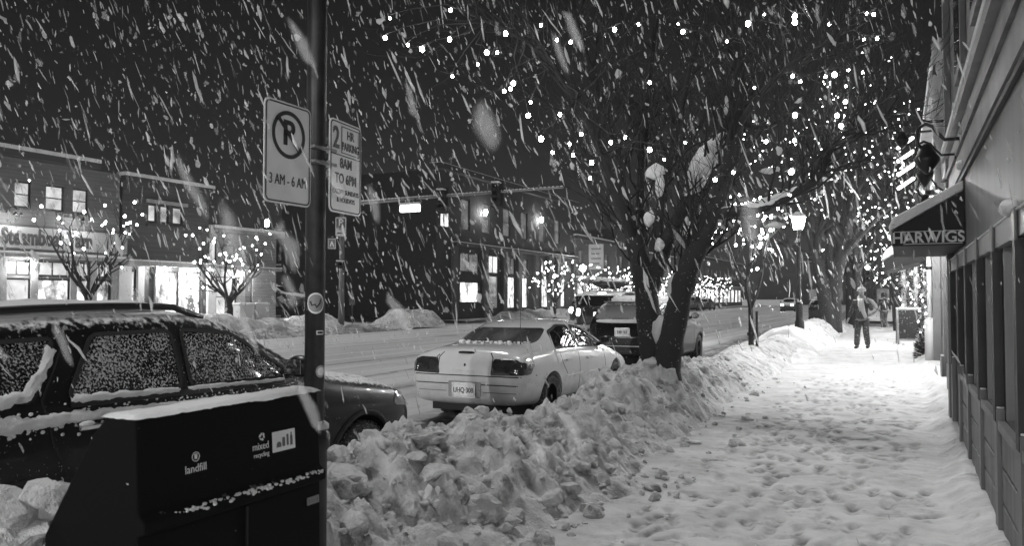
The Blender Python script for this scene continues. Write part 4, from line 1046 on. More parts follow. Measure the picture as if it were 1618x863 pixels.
def ledge(root, f, a0, a1, b0, b1, c0, c1, m, name='cornice', snow=.0):
    o = MB().obox(f, a0, a1, b0, b1, c0, c1).build(name, m, root)
    if snow: MB().obox(f, a0-.01, a1+.01, b1+.001, b1+snow, c0+.02, c1+.01).build('ledge_snow', SNOW_CAP, o, bevel=min(snow, .05)*.45)
    return o
def siding(name, v, period=.16):
    m, nt, bs = new_mat(name); co = coords(nt); sep = node(nt, 'ShaderNodeSeparateXYZ'); nt.links.new(co, sep.inputs[0])
    fr = mathn(nt, 'FRACT', mathn(nt, 'DIVIDE', sep.outputs[2], period)); ln = ramp(nt, fr, [(.0, .25), (.1, 1)])
    n = ramp(nt, noise_out(nt, coords(nt, (1, .4, 6)), 2, 5, .6), [(.3, v*.75), (.7, v*1.15)])
    mx_ = node(nt, 'ShaderNodeMix', data_type='RGBA', blend_type='MULTIPLY'); mx_.inputs[0].default_value = 1; nt.links.new(n, mx_.inputs[6]); nt.links.new(ln, mx_.inputs[7])
    nt.links.new(mx_.outputs[2], bs.inputs['Base Color']); bs.inputs['Roughness'].default_value = .7; add_bump(nt, bs, fr, .6, .03); return m
def brick(name, v):
    m, nt, bs = new_mat(name); co = coords(nt); b_ = node(nt, 'ShaderNodeTexBrick'); mp = node(nt, 'ShaderNodeMapping'); mp.inputs['Rotation'].default_value = (PI/2, 0, PI/2)
    sep = node(nt, 'ShaderNodeSeparateXYZ'); nt.links.new(co, sep.inputs[0]); cmb = node(nt, 'ShaderNodeCombineXYZ')
    nt.links.new(mathn(nt, 'ADD', sep.outputs[0], sep.outputs[1]), cmb.inputs[0]); nt.links.new(sep.outputs[2], cmb.inputs[1]); nt.links.new(cmb.outputs[0], b_.inputs[0])
    b_.inputs['Scale'].default_value = 4; b_.inputs['Color1'].default_value = g(v); b_.inputs['Color2'].default_value = g(v*.6); b_.inputs['Mortar'].default_value = g(v*1.7)
    nt.links.new(b_.outputs[0], bs.inputs['Base Color']); bs.inputs['Roughness'].default_value = .85; add_bump(nt, bs, b_.outputs[1], -.3, .01); return m
LIT = glow('lit shop window', .7, pattern=('shop', 1.3)); LIT_SOFT = glow('softly lit window', .55, pattern=('soft', .8)); LIT_BRIGHT = glow('bright shop window', 1.5, pattern=('shop', .8))
LIT_DOTS = glow('window with strung lights', 1.6, pattern=('dots', 2.2)); LIT_UP = glow('lit upper window', .4, pattern=('soft', 1.6)); LIT_DIM = glow('dim window', .09, pattern=('soft', 1.2)); LIT_FAR = glow('far shop window', 1.0, pattern=('shop', .9))
FRAME_DK = mat('dark window frame', .025, .5); FRAME_LT = mat('pale window frame', .45, .5)
TRIM = mat('painted trim', .34, .6, var=(3, .26, .4)); TRIM_DK = mat('dark trim', .06, .6)
XB = -30.0
fL = lambda y0, z0=0: frame_fn((XB, y0, z0), (0, 1, 0), (1, 0, 0))

# --- the lettered shop at the left edge
y0 = 10.0; f = fL(y0); t = thing('shop_building', 'two storey clapboard shop with a lettered sign and lit windows at the left edge', 'building', (0, 0, 0))
yy = lambda u: at_x(u, 400, XB).y - y0
O = []
for ua, ub in ((-140, -90), (-75, -10), (20, 47), (70, 100), (113, 138)): O.append((yy(ua), yy(ub), 5.0, 6.0, LIT_UP, 1, 2))
for ua, ub, pm in ((-130, -70, LIT), (-60, 0, LIT), (7, 50, LIT_SOFT), (57, 112, LIT), (118, 143, LIT), (150, 176, LIT)): O.append((yy(ua), yy(ub), .75, 2.3, pm, 1, 1)); O.append((yy(ua), yy(ub), 2.4, 3.0, LIT_SOFT, 2 if ub-ua > 40 else 3, 1))
facade(t, f, 23.2-y0, 6.85, O, siding('pale clapboard', .14), FRAME_DK, back=12)
ledge(t, f, -.3, yy(146), 6.86, 7.1, -.4, .45, TRIM_DK, 'eaves', .16); ledge(t, f, 0, yy(186), 3.08, 3.2, .003, .5, TRIM, 'canopy_board', .10)
ledge(t, f, 0, 23.2-y0, .3, .72, .003, .08, TRIM_DK, 'stall_riser')
for u in (3, 53, 115, 147, 180): ledge(t, f, yy(u)-.13, yy(u)+.13, .723, 3.07, .003, .09, TRIM, 'pilaster')
s = thing('shop_sign', 'long pale fascia sign on the clapboard shop', 'sign', (XB, at_x(55, 385, XB).y + 1.0, 3.85))
MB().bb(.01, .10, -5.2, 3.0, -.42, .42).build('board', mat('pale sign board', .36, .6), s, bevel=.02); q = MB(); q.bb(.01, .13, -5.25, 3.05, .425, .5); q.bb(.01, .13, -5.25, 3.05, -.5, -.425); q.build('board_moulding', TRIM_DK, s)
text('Steamboat Yarn', .84, mat('dark sign letters', .05, .5), s, basis((.105, at_x(74, 385, XB).y - (at_x(55, 385, XB).y + 1.0), .0), (0, 1, 0), (0, 0, 1)), 'lettering', .02, .68, bold=.03)
for k in range(4):
    y = 13 + k*2.7; q = thing('gooseneck_lamp', ['gooseneck lamp over the left end of the lettered sign', 'second gooseneck lamp over the lettered sign', 'third gooseneck lamp over the lettered sign', 'gooseneck lamp over the right end of the lettered sign'][k], 'lamp', (XB, y, 4.75))
    MB().tube([(0, 0, 0), (.3, 0, .2), (.6, 0, .15), (.68, 0, 0)], .02, 6).build('arm', SIGNAL, q, True); MB().lathe([(.05, .06), (.2, -.08)], 12, Matrix.Translation((.7, 0, -.05)), caps=False).build('shade', SIGNAL, q)
    MB().ball((.7, 0, -.06), .06).build('bulb', LANTERN, q); point_light((.72, 0, -.2), 30, .05, q)
# --- the taller shop with the low bay
y0 = 23.35; f = fL(y0); yy = lambda u: at_x(u, 400, XB).y - y0
t = thing('shop_building', 'dark fronted shop with three small lit upper windows and glowing display windows', 'building', (0, 0, 0))
facade(t, f, 4.75, 6.62, [(yy(233), yy(247), 4.95, 5.75, LIT_UP, 1, 1), (yy(252), yy(266), 4.95, 5.75, LIT_UP, 1, 1), (yy(272), yy(288), 4.95, 5.75, LIT_UP, 1, 1), (yy(206), yy(216), .5, 2.75, LIT_SOFT, 1, 2), (yy(249), yy(283), .55, 2.75, LIT_BRIGHT, 1, 1), (yy(288), yy(319), .55, 2.75, LIT_DOTS, 1, 1)],
       siding('grey cedar boards', .07, .2), FRAME_DK, back=10)
ledge(t, f, -.1, 4.85, 6.62, 6.82, -.3, .3, TRIM_DK, 'parapet', .16); ledge(t, f, yy(229), yy(293), 5.80, 5.95, .003, .12, TRIM, 'window_head'); ledge(t, f, yy(229), yy(293), 4.72, 4.86, .003, .12, TRIM_DK, 'window_sill')
ledge(t, f, yy(191), 4.75, 2.95, 3.15, .003, .55, TRIM, 'canopy_board', .06)
for u, w_ in ((220, .16), (246, .1), (285.5, .1), (195, .3)): ledge(t, f, yy(u)-w_, yy(u)+w_, 0, 2.93, .003, .14, mat('white column', .6, .6), 'column')
t2 = thing('shop_building', 'low one storey shop bay with a flat snowy roof beside the bare lit tree', 'building', (0, 0, 0)); f2 = fL(28.15); yy = lambda u: at_x(u, 400, XB).y - 28.15
facade(t2, f2, 4.6, 4.75, [(yy(331), yy(343), 3.3, 4.3, LIT_SOFT, 1, 1), (yy(352), yy(372), 3.2, 4.2, LIT_DIM, 1, 2), (yy(342), yy(375), .6, 2.6, LIT_SOFT, 2, 2), (yy(388), yy(400), .6, 2.6, LIT_DIM, 1, 2)], siding('pale boards', .3), FRAME_DK, back=8)
ledge(t2, f2, -.02, 4.8, 4.76, 4.95, -.4, .4, TRIM, 'parapet', .14); ledge(t2, f2, yy(326), yy(338), 0, 3.2, .003, .14, mat('white wall panel', .58, .6), 'wall_panel'); ledge(t2, f2, 0, 4.6, 2.95, 3.1, .003, .4, TRIM, 'canopy_board', .06)
for k, u in enumerate((384, 408)):
    p = at_x(u, 485, -27.6); w_ = thing('planter_wall', ['white masonry block at the foot of the lit bare tree', 'second white block right of the lit bare tree'][k], 'planter', (p.x, p.y, .35)); MB().bb(-.3, .3, -.45, .45, -.6, .85).build('block', mat('white render', .6, .7), w_, bevel=.02); MB().bb(-.32, .32, -.47, .47, .852, .98).build('top_snow', SNOW_CAP, w_, bevel=.05)
# lights tucked under the canopies of these shops
for y, pw in ((19, 30), (25.4, 90), (27, 90), (30, 50)):
    q = thing('canopy_lamp', 'small bright lamp under the shop canopy at street position %s' % {19:'of the lettered shop', 25.4:'over the left glowing display window', 27:'over the right glowing display window', 30:'of the low shop bay'}[y], 'lamp', (XB+.35, y, 2.93)); MB().lathe([(.07, 0), (.07, -.05), (.03, -.08)], 12).build('fitting', SIGNAL, q); MB().ball((0, 0, -.09), .045).build('bulb', LANTERN, q); point_light((0, 0, -.2), pw*1.5, .05, q)

# --- low dark building at the back of the side street
f = frame_fn((-62, 55, 0), (1, 0, 0), (0, -1, 0)); t = thing('low_building', 'low dark building across the side street with a few lit windows', 'building', (0, 0, 0))
ax = lambda u: at_y(u, 460, 55).x + 62
facade(t, f, 27, 4.2, [(ax(548), ax(561), 1.0, 3.3, LIT_UP, 1, 3), (ax(592), ax(603), 2.4, 3.4, LIT_SOFT, 1, 1), (ax(630), ax(636), .4, 3.0, LIT_UP, 1, 1), (ax(500), ax(516), 1, 3, LIT_DIM, 1, 2)], siding('dark siding', .07), FRAME_DK)
ledge(t, f, -.2, 27.2, 4.2, 4.45, -.4, .4, TRIM_DK, 'eaves', .12)
for (u0, u1, yb, h, lab) in ((330, 520, 66, 8.5, 'dark two storey building far back behind the parking lot'), (520, 660, 74, 11, 'tall dark building behind the low building across the side street')):
    x0, x1 = at_y(u0, 460, yb).x, at_y(u1, 460, yb).x; f = frame_fn((x0, yb, 0), (1, 0, 0), (0, -1, 0)); t = thing('back_building', lab, 'building', (0, 0, 0))
    facade(t, f, x1-x0, h, [((x1-x0)*(.15+.22*i), (x1-x0)*(.15+.22*i)+1.3, zb, zb+1.6, LIT_DIM, 1, 2) for i in range(4) for zb in (1.2, h-3)], brick('dark brick', .06), FRAME_DK); ledge(t, f, -.1, x1-x0+.1, h, h+.3, -.3, .3, TRIM_DK, 'parapet', .12)
# --- corner building
y0 = 47.5; f = fL(y0); yy = lambda u: at_x(u, 460, XB+1).y - y0; f = frame_fn((XB+1, y0, 0), (0, 1, 0), (1, 0, 0))
t = thing('corner_building', 'large dark brick corner building with lit ground floor shop windows', 'building', (0, 0, 0)); O = []
for ua, ub, pm in ((727, 757, LIT_FAR), (772, 788, LIT_DIM), (802, 814, LIT_FAR), (823, 834, LIT_FAR), (856, 866, LIT_FAR), (868.5, 877, LIT_FAR), (883, 893, LIT_FAR)):
    O.append((yy(ua), yy(ub), 1.2 if ub-ua > 20 else .7, 2.75 if ub-ua > 20 else 3.3, pm, 1, 1)); O.append((yy(ua), yy(ub), 3.5, 4.9, LIT_SOFT if 770 < ua < 800 else LIT_DIM, 2, 1))
for u in (703, 735, 767, 800, 828, 856, 880): O.append((yy(u)-.6, yy(u)+.7, 6.6, 8.9, LIT_BRIGHT if u == 703 else LIT_DIM, 1, 2))
facade(t, f, 26, 10.6, O, brick('brown brick', .045), FRAME_DK, back=14)
ledge(t, f, -.2, 26.2, 10.6, 11.0, -.5, .5, TRIM_DK, 'parapet', .03); ledge(t, f, yy(715), 26.1, 5.35, 5.6, .003, .4, TRIM_DK, 'shop_cornice', .05)
for u in (716, 764.5, 795, 818.5, 845, 866.8, 880): ledge(t, f, yy(u)-.35, yy(u)+.35, 0, 5.34, .003, .25, mat('stone pilaster', .1, .8), 'pilaster')
for u, v in ((767, 335), (856, 347)):
    p = at_x(u, v, XB+1.3); q = thing('wall_lamp', 'bright wall lamp high on the brick corner building, %s' % ('the left one' if u == 767 else 'the right one'), 'lamp', p); MB().lathe([(.1, .2), (.16, 0), (.1, -.25)], 10).build('glass', LANTERN, q, True); MB().bb(-.3, -.05, -.04, .04, .1, .18).build('bracket', SIGNAL, q); point_light((.25, 0, -.1), 22, .1, q)
p = at_x(421, 352, XB+.3); q = thing('wall_lamp', 'small bright lamp at the end of the low shop roof', 'lamp', p); MB().lathe([(.06, .18), (.12, 0), (.08, -.2)], 10).build('glass', LANTERN, q, True); MB().bb(-.3, -.05, -.04, .04, .1, .16).build('bracket', SIGNAL, q)
# side wall windows towards the cross street
f = frame_fn((XB+1-.003-8, 47.49, 0), (1, 0, 0), (0, -1, 0))
# --- row of shops beyond
labs = ['pale shop with a hanging sign and glowing windows beyond the brick corner building', 'narrow brick shop second past the corner building', 'far shop third past the corner building', 'tall far shop fourth past the corner building', 'farthest shop of the row across the street']
yb = 73.8; hs = (7.5, 9.5, 7, 11, 8)
for k in range(5):
    wd = (13, 11, 15, 20, 34)[k]; f = frame_fn((XB+1, yb, 0), (0, 1, 0), (1, 0, 0)); t = thing('shop_building', labs[k], 'building', (0, 0, 0)); O = []
    n = int(wd/3.6)
    for i in range(n):
        a = .6 + (wd-1.2)*i/n; O.append((a, a+(wd-1.2)/n-.7, .7, 3.1, LIT_FAR if (i+k) % 3 else LIT_SOFT, 1, 1)); O.append((a+.5, a+1.6, 5, 6.4, LIT_DIM, 1, 2))
    facade(t, f, wd-.05, hs[k], O, siding('far siding', .16) if k % 2 == 0 else brick('far brick', .09), FRAME_DK); ledge(t, f, -.02, wd, hs[k], hs[k]+.3, -.3, .3, TRIM_DK, 'parapet', .15); ledge(t, f, 0, wd-.1, 3.4, 3.6, .003, 1.0, TRIM, 'canopy_board', .15); yb += wd
p = at_x(942, 406, XB+2.2); t = thing('hanging_sign', 'pale square hanging sign on the shop beyond the corner building', 'sign', p, .3); MB().bb(-.75, .75, -.06, .06, -1.3, 1.3).build('panel', mat('pale sign panel', .55, .5), t, bevel=.03)  # pale panel without any glow of its own
q = MB(); 
for i in range(4): q.bb(-.5, .5 - .15*(i % 2), -.075, -.061, .75-.5*i, .9-.5*i)
q.build('sign_print', mat('sign print', .2, .5), t); MB().bb(-1.6, .2, -.03, .03, 1.32, 1.38).build('bracket', SIGNAL, t)
# --- far end of the street
f = frame_fn((-20, 185, 0), (1, 0, 0), (0, -1, 0)); t = thing('far_building', 'distant building closing the end of the street', 'building', (0, 0, 0)); facade(t, f, 60, 9, [(2+4.5*i, 4.5+4.5*i, 1, 3.5, LIT_DIM, 1, 1) for i in range(12)], siding('distant siding', .12), FRAME_DK); ledge(t, f, -.2, 60.2, 9, 9.4, -.3, .3, TRIM_DK, 'parapet', .2)

# ================================================================== THE WOODEN SHOPFRONT ON THE RIGHT
XW = .575
WOODP = mat('weathered painted timber', .17, .5, var=(2, .11, .23, (1, 1, .15)), bump=(25, .25, .004, (4, 4, .3))); WOODD = mat('dark timber', .12, .5, var=(3, .07, .17, (1, 3, .2)), bump=(30, .3, .004, (4, 4, .3)))
SHADE_POST = mat('shade toned timber', .02, .6, var=(3, .012, .035)); PANEL = mat('painted wall boards', .07, .55, var=(1.6, .04, .10, (1, 3, .12)), bump=(9, .3, .006, (1, 6, .2))); REVEAL = mat('lit toned timber reveal', .34, .5, var=(3, .26, .42, (2, 2, .2)))  # shaded post sides and lit reveals are put into these timber colours
f = frame_fn((XW, 2.2, 0), (0, 1, 0), (-1, 0, 0)); A = lambda y: y-2.2
t = thing('timber_shopfront', 'weathered timber shopfront with recessed windows along the right side of the pavement', 'shopfront', (0, 0, 0))
posts = [2.5, 3.65, 4.75, 5.85, 7.0, 8.2, 9.3, 10.6]
O = [(A(a)+.1, A(b)-.1, .80, 1.86, GLASS, 1, 1) for a, b in zip(posts[:-2], posts[1:-1])]
facade(t, f, A(11.0), 6.6, O, PANEL, WOODD, depth=.2, back=5, recess=.13, fw=.045)
for y in posts:
    ledge(t, f, A(y)-.055, A(y)+.055, .78, 1.85, .003, .055, SHADE_POST, 'post')
    o = ledge(t, f, A(y)-.075, A(y)+.075, -.1, .86, .003, .05, WOODP, 'lower_post'); q = MB(); q.obox(f, A(y)-.07, A(y)+.07, .862, .875, .005, .047); q.build('post_snow', SNOW_CAP, o, bevel=.008)
    q = MB(); q.obox(f, A(y)-.07, A(y)+.07, 1.84, 2.01, .041, .058); q.build('beam_bracket', WOODP, t, bevel=.008)
ledge(t, f, 0, A(10.75), 1.86, 1.99, .003, .04, WOODP, 'window_head_beam', .012); 
for a, b in zip(posts[:-2], posts[1:-1]):
    ledge(t, f, A(a)+.08, A(b)-.08, .735, .79, .003, .045, WOODP, 'window_sill')
    for z in (.08, .30, .52): q = MB(); q.obox(f, A(a)+.08, A(b)-.08, z, z+.20, .003, .028); q.build('apron_board', WOODD, t, bevel=.006)
    for s, x in ((1, A(a)+.102), (-1, A(b)-.102)): q = MB(); q.obox(f, x if s > 0 else x-.03, x+.03 if s > 0 else x, .80, 1.86, -.10, .0); q.build('reveal', REVEAL, t)
ledge(t, f, 0, A(11.0), 2.70, 2.74, .003, .03, TRIM_DK, 'band_groove_board'); ledge(t, f, 0, A(11), 2.745, 2.95, .003, .045, WOODP, 'fascia'); ledge(t, f, 0, A(11.02), 2.953, 3.02, .003, .07, WOODD, 'cornice'); ledge(t, f, 0, A(11), 3.022, 3.2, .003, .04, WOODP, 'frieze'); ledge(t, f, 0, A(11.05), 3.203, 3.30, .003, .10, WOODP, 'cornice', .05)  # first board is the dark groove below the fascia
for a, b in ((4.3, 5.2), (6.3, 7.2), (8.3, 9.2)): q = MB(); q.obox(f, A(a), A(b), 3.7, 5.4, .003, .05); w_ = q.build('upper_window', WOODD, t); q = MB(); q.obox(f, A(a)+.1, A(b)-.1, 3.8, 5.3, .051, .056); q.build('pane', GLASS, w_)
ledge(t, f, A(10.75), A(11.02), 0, 6.6, .003, .07, WOODP, 'corner_board')
q = MB()
for k in range(40): y = 4.0 + 1.2*k/39; 
for k, (y, z, r) in enumerate(((4.9, 2.03, .055), (4.98, 2.025, .05), (4.82, 2.02, .045), (8.5, 2.8, .05), (8.57, 2.79, .04))): MB().ball((XW-.05, y, z), r, 10, 7, (.9, 1.5, .8)).build('clinging_snow', SNOW_CAP, t, True)
t = thing('door_canopy_sign', 'black awning with pale lettering projecting from the timber shopfront with snow on top', 'awning', (0, 0, 0)); CAN = mat('black awning cloth', .008, .7, bump=(50, .2, .003))
y0, y1 = 8.85, 11.3; xo_, xi = -.065, XW-.005; prof = [(xi, 2.07), (xo_, 2.07), (xo_, 2.215), (xi, 2.60)]
MB().prism(prof, lambda a, b, c: V((a, c, b)), y0, y1).build('canopy', CAN, t)
sp = [(xi-.002, 2.605), (xo_-.02, 2.222), (xo_-.035, 2.26), (xo_+.01, 2.36), (xi-.002, 2.70)]
MB().prism(sp, lambda a, b, c: V((a, c, b)), y0-.02, y1+.02).build('canopy_snow', SNOW_CAP, t, bevel=.02)
G = mat('grey letter paint', .6, .6); Mx = basis(((xo_+xi)/2, y0-.004, 2.145), (1, 0, 0), (0, 0, 1))
text('HARWIGS', .152, G, t, Mx, 'lettering', .003, .94, bold=.003)
q = MB(); q.bb(xo_+.02, xi-.02, y0-.008, y0-.002, 2.207, 2.213); q.bb(xo_+.10, xi-.02, y0-.008, y0-.002, 2.083, 2.089); q.build('letter_rule', G, t)
def gooseneck(name_label, base, reach, rise, drop, r=.012, sh=.09):
    t = thing('gooseneck_lamp', name_label, 'lamp', base); x = reach
    pts = [(0, 0, 0), (-.12, 0, .0), (-x*.55, 0, .02)] + [(-x*.72 - x*.28*math.sin(a), 0, .02 + rise*.5 - rise*.5*math.cos(a)) for a in np.linspace(.3, PI*1.35, 9)]
    pts = [(0, 0, 0), (-x*.35, 0, .0), (-x*.5, 0, .06), (-x*.62, 0, rise*.8), (-x*.78, 0, rise), (-x*.95, 0, rise*.8), (-x, 0, rise*.3), (-x*.97, 0, -drop*.2), (-x*.85, 0, -drop*.45)]
    MB().tube(pts, r, 8).build('arm', BLACK, t, True); MB().lathe([(.05, 0), (.05, .012)], 12, Matrix.Rotation(-PI/2, 4, 'Y')).build('wall_plate', BLACK, t)
    e = V(pts[-1]); q = MB(); q.lathe([(.025, .07), (.04, .05), (.06, .0), (sh, -.07), (sh*.98, -.10), (sh*.55, -.17), (.01, -.22)], 16, Matrix.Translation(e + V((.03, 0, -.02)))); q.build('shade', BLACK, t, True); return t
gooseneck('near black gooseneck lamp above the lettered awning', (XW-.06, 8.3, 3.01), .36, .16, .16, .017, .11); gooseneck('gooseneck lamp just behind the near one above the awning', (XW-.06, 9.0, 2.98), .36, .15, .16, .012, .08)
gooseneck('far gooseneck lamp reaching over the pavement before the snow plastered blade sign', (.75, 13.6, 4.22), .85, .2, .3, .014, .1); gooseneck('small gooseneck lamp just above the snowy top of the awning', (.75, 13.0, 3.1), .5, .2, .2, .014, .08)
# --- next buildings on the right
XR = .82
f = frame_fn((XR, 11.06, 0), (0, 1, 0), (-1, 0, 0)); A = lambda y: y-11.06
t = thing('shopfront', 'grey pilastered shopfront between the timber front and the garlanded posts', 'shopfront', (0, 0, 0)); facade(t, f, 9.9, 4.9, [(A(a), A(b), .7, 2.6, LIT_SOFT, 1, 1) for a, b in ((12.2, 14), (14.6, 16), (17.5, 20))], PANEL, WOODD, depth=.2, back=6)
for y in (11.5, 14.3, 16.6, 20.6): ledge(t, f, A(y)-.2, A(y)+.2, 0, 3.4, .003, .12 if y < 20 else .16, mat('grey pilaster', .17, .6, var=(2, .12, .2)), 'pilaster')
for y in (14.3, 16.6): ledge(t, f, A(y)-.26, A(y)+.26, 0, .5, .124, .17, WOODD, 'pilaster_base')
ledge(t, f, 0, 9.9, 3.42, 3.8, .003, .2, WOODP, 'cornice', .12); ledge(t, f, 0, 9.85, 4.9, 5.1, -.2, .1, WOODD, 'parapet', .15)
t = thing('downspout', 'white downspout with a thick lower boot on the grey shopfront', 'pipe', (XR-.22, 20.6, 0)); MB().lathe([(.055, .5), (.055, 3.4)], 12).build('pipe', mat('white pipe', .6, .5), t, True); MB().lathe([(.11, -.1), (.11, 1.05), (.06, 1.1)], 12).build('boot', mat('white boot', .6, .5), t, True); MB().lathe([(.075, 2.2), (.075, 2.27)], 12).build('bracket', SIGNAL, t)
f = frame_fn((1.0, 21.0, 0), (0, 1, 0), (-1, 0, 0)); t = thing('shopfront', 'brightly lit shopfront behind the garlanded posts before the cross street', 'shopfront', (0, 0, 0)); facade(t, f, 26.5, 6.6, [(1+3.2*i, 3.4+3.2*i, .6, 2.9, LIT_BRIGHT, 1, 1) for i in range(8)] + [(1.5+3.2*i, 2.8+3.2*i, 4.6, 6.2, LIT_DIM, 1, 2) for i in range(8)], siding('cream siding', .3), FRAME_LT, back=8); ledge(t, f, 0, 26.5, 3.3, 3.5, .003, .5, TRIM, 'canopy_board', .2); ledge(t, f, -.02, 26.6, 6.6, 6.9, -.3, .3, TRIM, 'parapet', .2)
for k in range(4):
    f = frame_fn((1.0, 59 + k*22, 0), (0, 1, 0), (-1, 0, 0)); t = thing('shopfront', ['lit shopfront on the right just past the cross street', 'second shopfront past the cross street on the right', 'third hazy shopfront past the cross street', 'farthest hazy shopfront on the right'][k], 'shopfront', (0, 0, 0)); facade(t, f, 21.8, (8, 9.5, 7.5, 9)[k], [(1+4*i, 4+4*i, .6, 3, LIT_FAR, 1, 1) for i in range(5)], siding('far board', .2), FRAME_LT, back=8); ledge(t, f, 0, 21.7, 3.4, 3.6, .003, 1.2, TRIM, 'canopy_board', .2)
# snow laden awning, blade signs, lit slats
t = thing('snowy_awning', 'cloth awning loaded with white snow seen beneath the lettered awning', 'awning', (0, 0, 0)); prof = [(.9, 2.55), (-.35, 2.2), (-.35, 2.45), (.9, 3.25)]
MB().prism(prof, lambda a, b, c: V((a, c, b)), 21.2, 24.5).build('canopy', CAN, t); MB().prism([(.9, 3.26), (-.35, 2.46), (-.42, 2.5), (-.3, 2.72), (.9, 3.5)], lambda a, b, c: V((a, c, b)), 21.15, 24.55).build('canopy_snow', SNOW_CAP, t, bevel=.06)
p0 = at_x(1492, 300, .60); p1 = at_x(1486, 105, .60)
t = thing('blade_sign', 'tall blade sign plastered with wind blown snow above the awning', 'sign', (.62, 14.6, 0)); MB().bb(-.09, .19, 0, .14, 3.3, 5.75).build('panel', WOODD, t, bevel=.01)
q = MB()
for k in range(70): z = 3.4 + 2.3*rnd.random(); q.ball((-.09 + rnd.uniform(0, .16), -.005, z), rnd.uniform(.03, .075), 7, 5, (.9, .35, 2.2))
q.build('plastered_snow', SNOW_CAP, t, True)
t = thing('slatted_sign', 'four bright slanted white slats glowing above the snowy awning', 'lit sign', at_d(1432, 262, 17.5)); q = MB()
for k in range(4): R = Matrix.Rotation(-.6, 3, 'Y'); MB().box((.02, 0, .52-.30*k), (.42, .12, .07), R).build('slat', glow('lit slat', 1.8), t, bevel=.03)
MB().bb(-.26, -.24, -.02, .02, -.6, .75).build('hanger', SIGNAL, t); MB().bb(-.2, .75, -.02, .02, .72, .76).build('bracket', SIGNAL, t)
# lamps under the canopies there, which whiten the pavement beyond the timber front
def canopy_lamp(x, y, z, pw, lab):
    q = thing('canopy_lamp', lab, 'lamp', (x, y, z)); MB().lathe([(.09, .1), (.09, 0), (.05, -.03)], 12).build('fitting', SIGNAL, q, True); MB().ball((0, 0, -.05), .055).build('bulb', LANTERN, q); point_light((0, 0, -.16), pw, .08, q)
canopy_lamp(.3, -2.2, 3.1, 110, 'added unseen lamp that lights the pole signs and near pavement'); canopy_lamp(.5, 15.4, 3.3, 130, 'lamp below the grey shopfront cornice between pilasters'); canopy_lamp(.45, 18.6, 3.3, 180, 'lamp below the grey shopfront cornice near the downspout')  # first lamp is added out of view to brighten the pole signs
canopy_lamp(.7, 23, 3.2, 180, 'lamp behind the snowy awning'); canopy_lamp(.6, 29, 3.25, 175, 'canopy lamp over the chalkboard'); canopy_lamp(.6, 36, 3.25, 175, 'canopy lamp over the far walker'); canopy_lamp(.6, 43, 3.25, 150, 'last canopy lamp before the cross street')
# garlanded posts
GAR = snowy('snow dusted evergreen', .02, .8, .75, 1.0, 6, 0, .60, snow=.6); 
def sprig(mb, p, d, L, w):
    p = V(p); d = V(d).normalized(); s = d.cross(V((rnd.random()-.5, rnd.random()-.5, rnd.random()))).normalized()*w; b = len(mb.v)
    mb.v += [tuple(p - s), tuple(p + s), tuple(p + d*L)]; mb.f.append((b, b+1, b+2))
for k, (x, y, h) in enumerate(((.77, 22, 3.2), (.72, 27, 3.2), (.12, 33.5, 3.2), (.6, 38, 3.2))):
    t = thing('garlanded_post', ['nearest canopy post wound with evergreen garland beside the downspout', 'second garlanded canopy post beyond the snowy awning', 'garlanded post standing out on the pavement behind the chalkboard', 'farthest garlanded canopy post'][k], 'post', (x, y, 0)); MB().lathe([(.09, 0), (.09, h)], 10).build('post', FRAME_LT, t)
    q = MB()
    for i in range(1500):
        z = rnd.random()*h; a = rnd.uniform(0, 2*PI); r = .1 + .10*rnd.random() + .05*math.sin(z*7 + a); c = V((r*math.cos(a), r*math.sin(a), z)); sprig(q, c, (math.cos(a), math.sin(a), rnd.uniform(-.9, .5)), rnd.uniform(.06, .16), .022)
    q.build('garland', GAR, t)
    for i in range(26): z = .3 + (h-.4)*i/26; a = i*1.9; o = link('bulb', bulb_mesh(.022, BULB_FAR), t); o.location = (.24*math.cos(a), .24*math.sin(a), z)
t = thing('evergreen_shrub', 'low snow covered evergreen shrub at the foot of the garlanded post', 'shrub', (.66, 23.2, 0)); q = MB()
for i in range(2600): d = V((rnd.gauss(0,1), rnd.gauss(0,1), abs(rnd.gauss(0,1)))).normalized(); sprig(q, V((d.x*.3, d.y*.9, d.z*.75))*rnd.uniform(.6, 1), d, rnd.uniform(.08, .16), .03)
q.build('foliage', snowy('snow covered evergreen', .025, .8, .1, .8, 4, 0, .62), t); MB().lathe([(.04, -.1), (.03, .5)], 8).build('stem', TWIG, t)
# ================================================================== TREES
def grow(mb, p, d, r, L, depth, rg, tips, spread=.6, up=.25, n0=6, seg=4, wig=.18, kids=(2, 4), rmin=.004, shrink=.68):
    p = V(p); d = V(d).normalized(); pts = [p]; rad = [r]
    for i in range(seg):
        d = (d + V((rg.gauss(0, wig), rg.gauss(0, wig), rg.gauss(0, wig) + up*.25))).normalized(); p = p + d*(L/seg); pts.append(p); rad.append(max(rmin*.6, r*(1 - .55*(i+1)/seg)))
    mb.tube(pts, rad, max(3, n0), caps=True); tips.append((pts[-1], d, depth))
    if depth <= 0: return
    for k in range(rg.randint(*kids)):
        i = rg.randint(max(1, seg//2), seg); s = V((rg.gauss(0, 1), rg.gauss(0, 1), rg.gauss(0, .6))); s = (s - d*s.dot(d)).normalized()
        grow(mb, pts[i], d + s*spread*rg.uniform(.6, 1.3) + V((0, 0, up)), max(rmin, rad[i]*.7), L*shrink*rg.uniform(.75, 1.15), depth-1, rg, tips, spread, up, max(3, n0-1), max(3, seg-1), wig*1.1, kids, rmin, shrink)
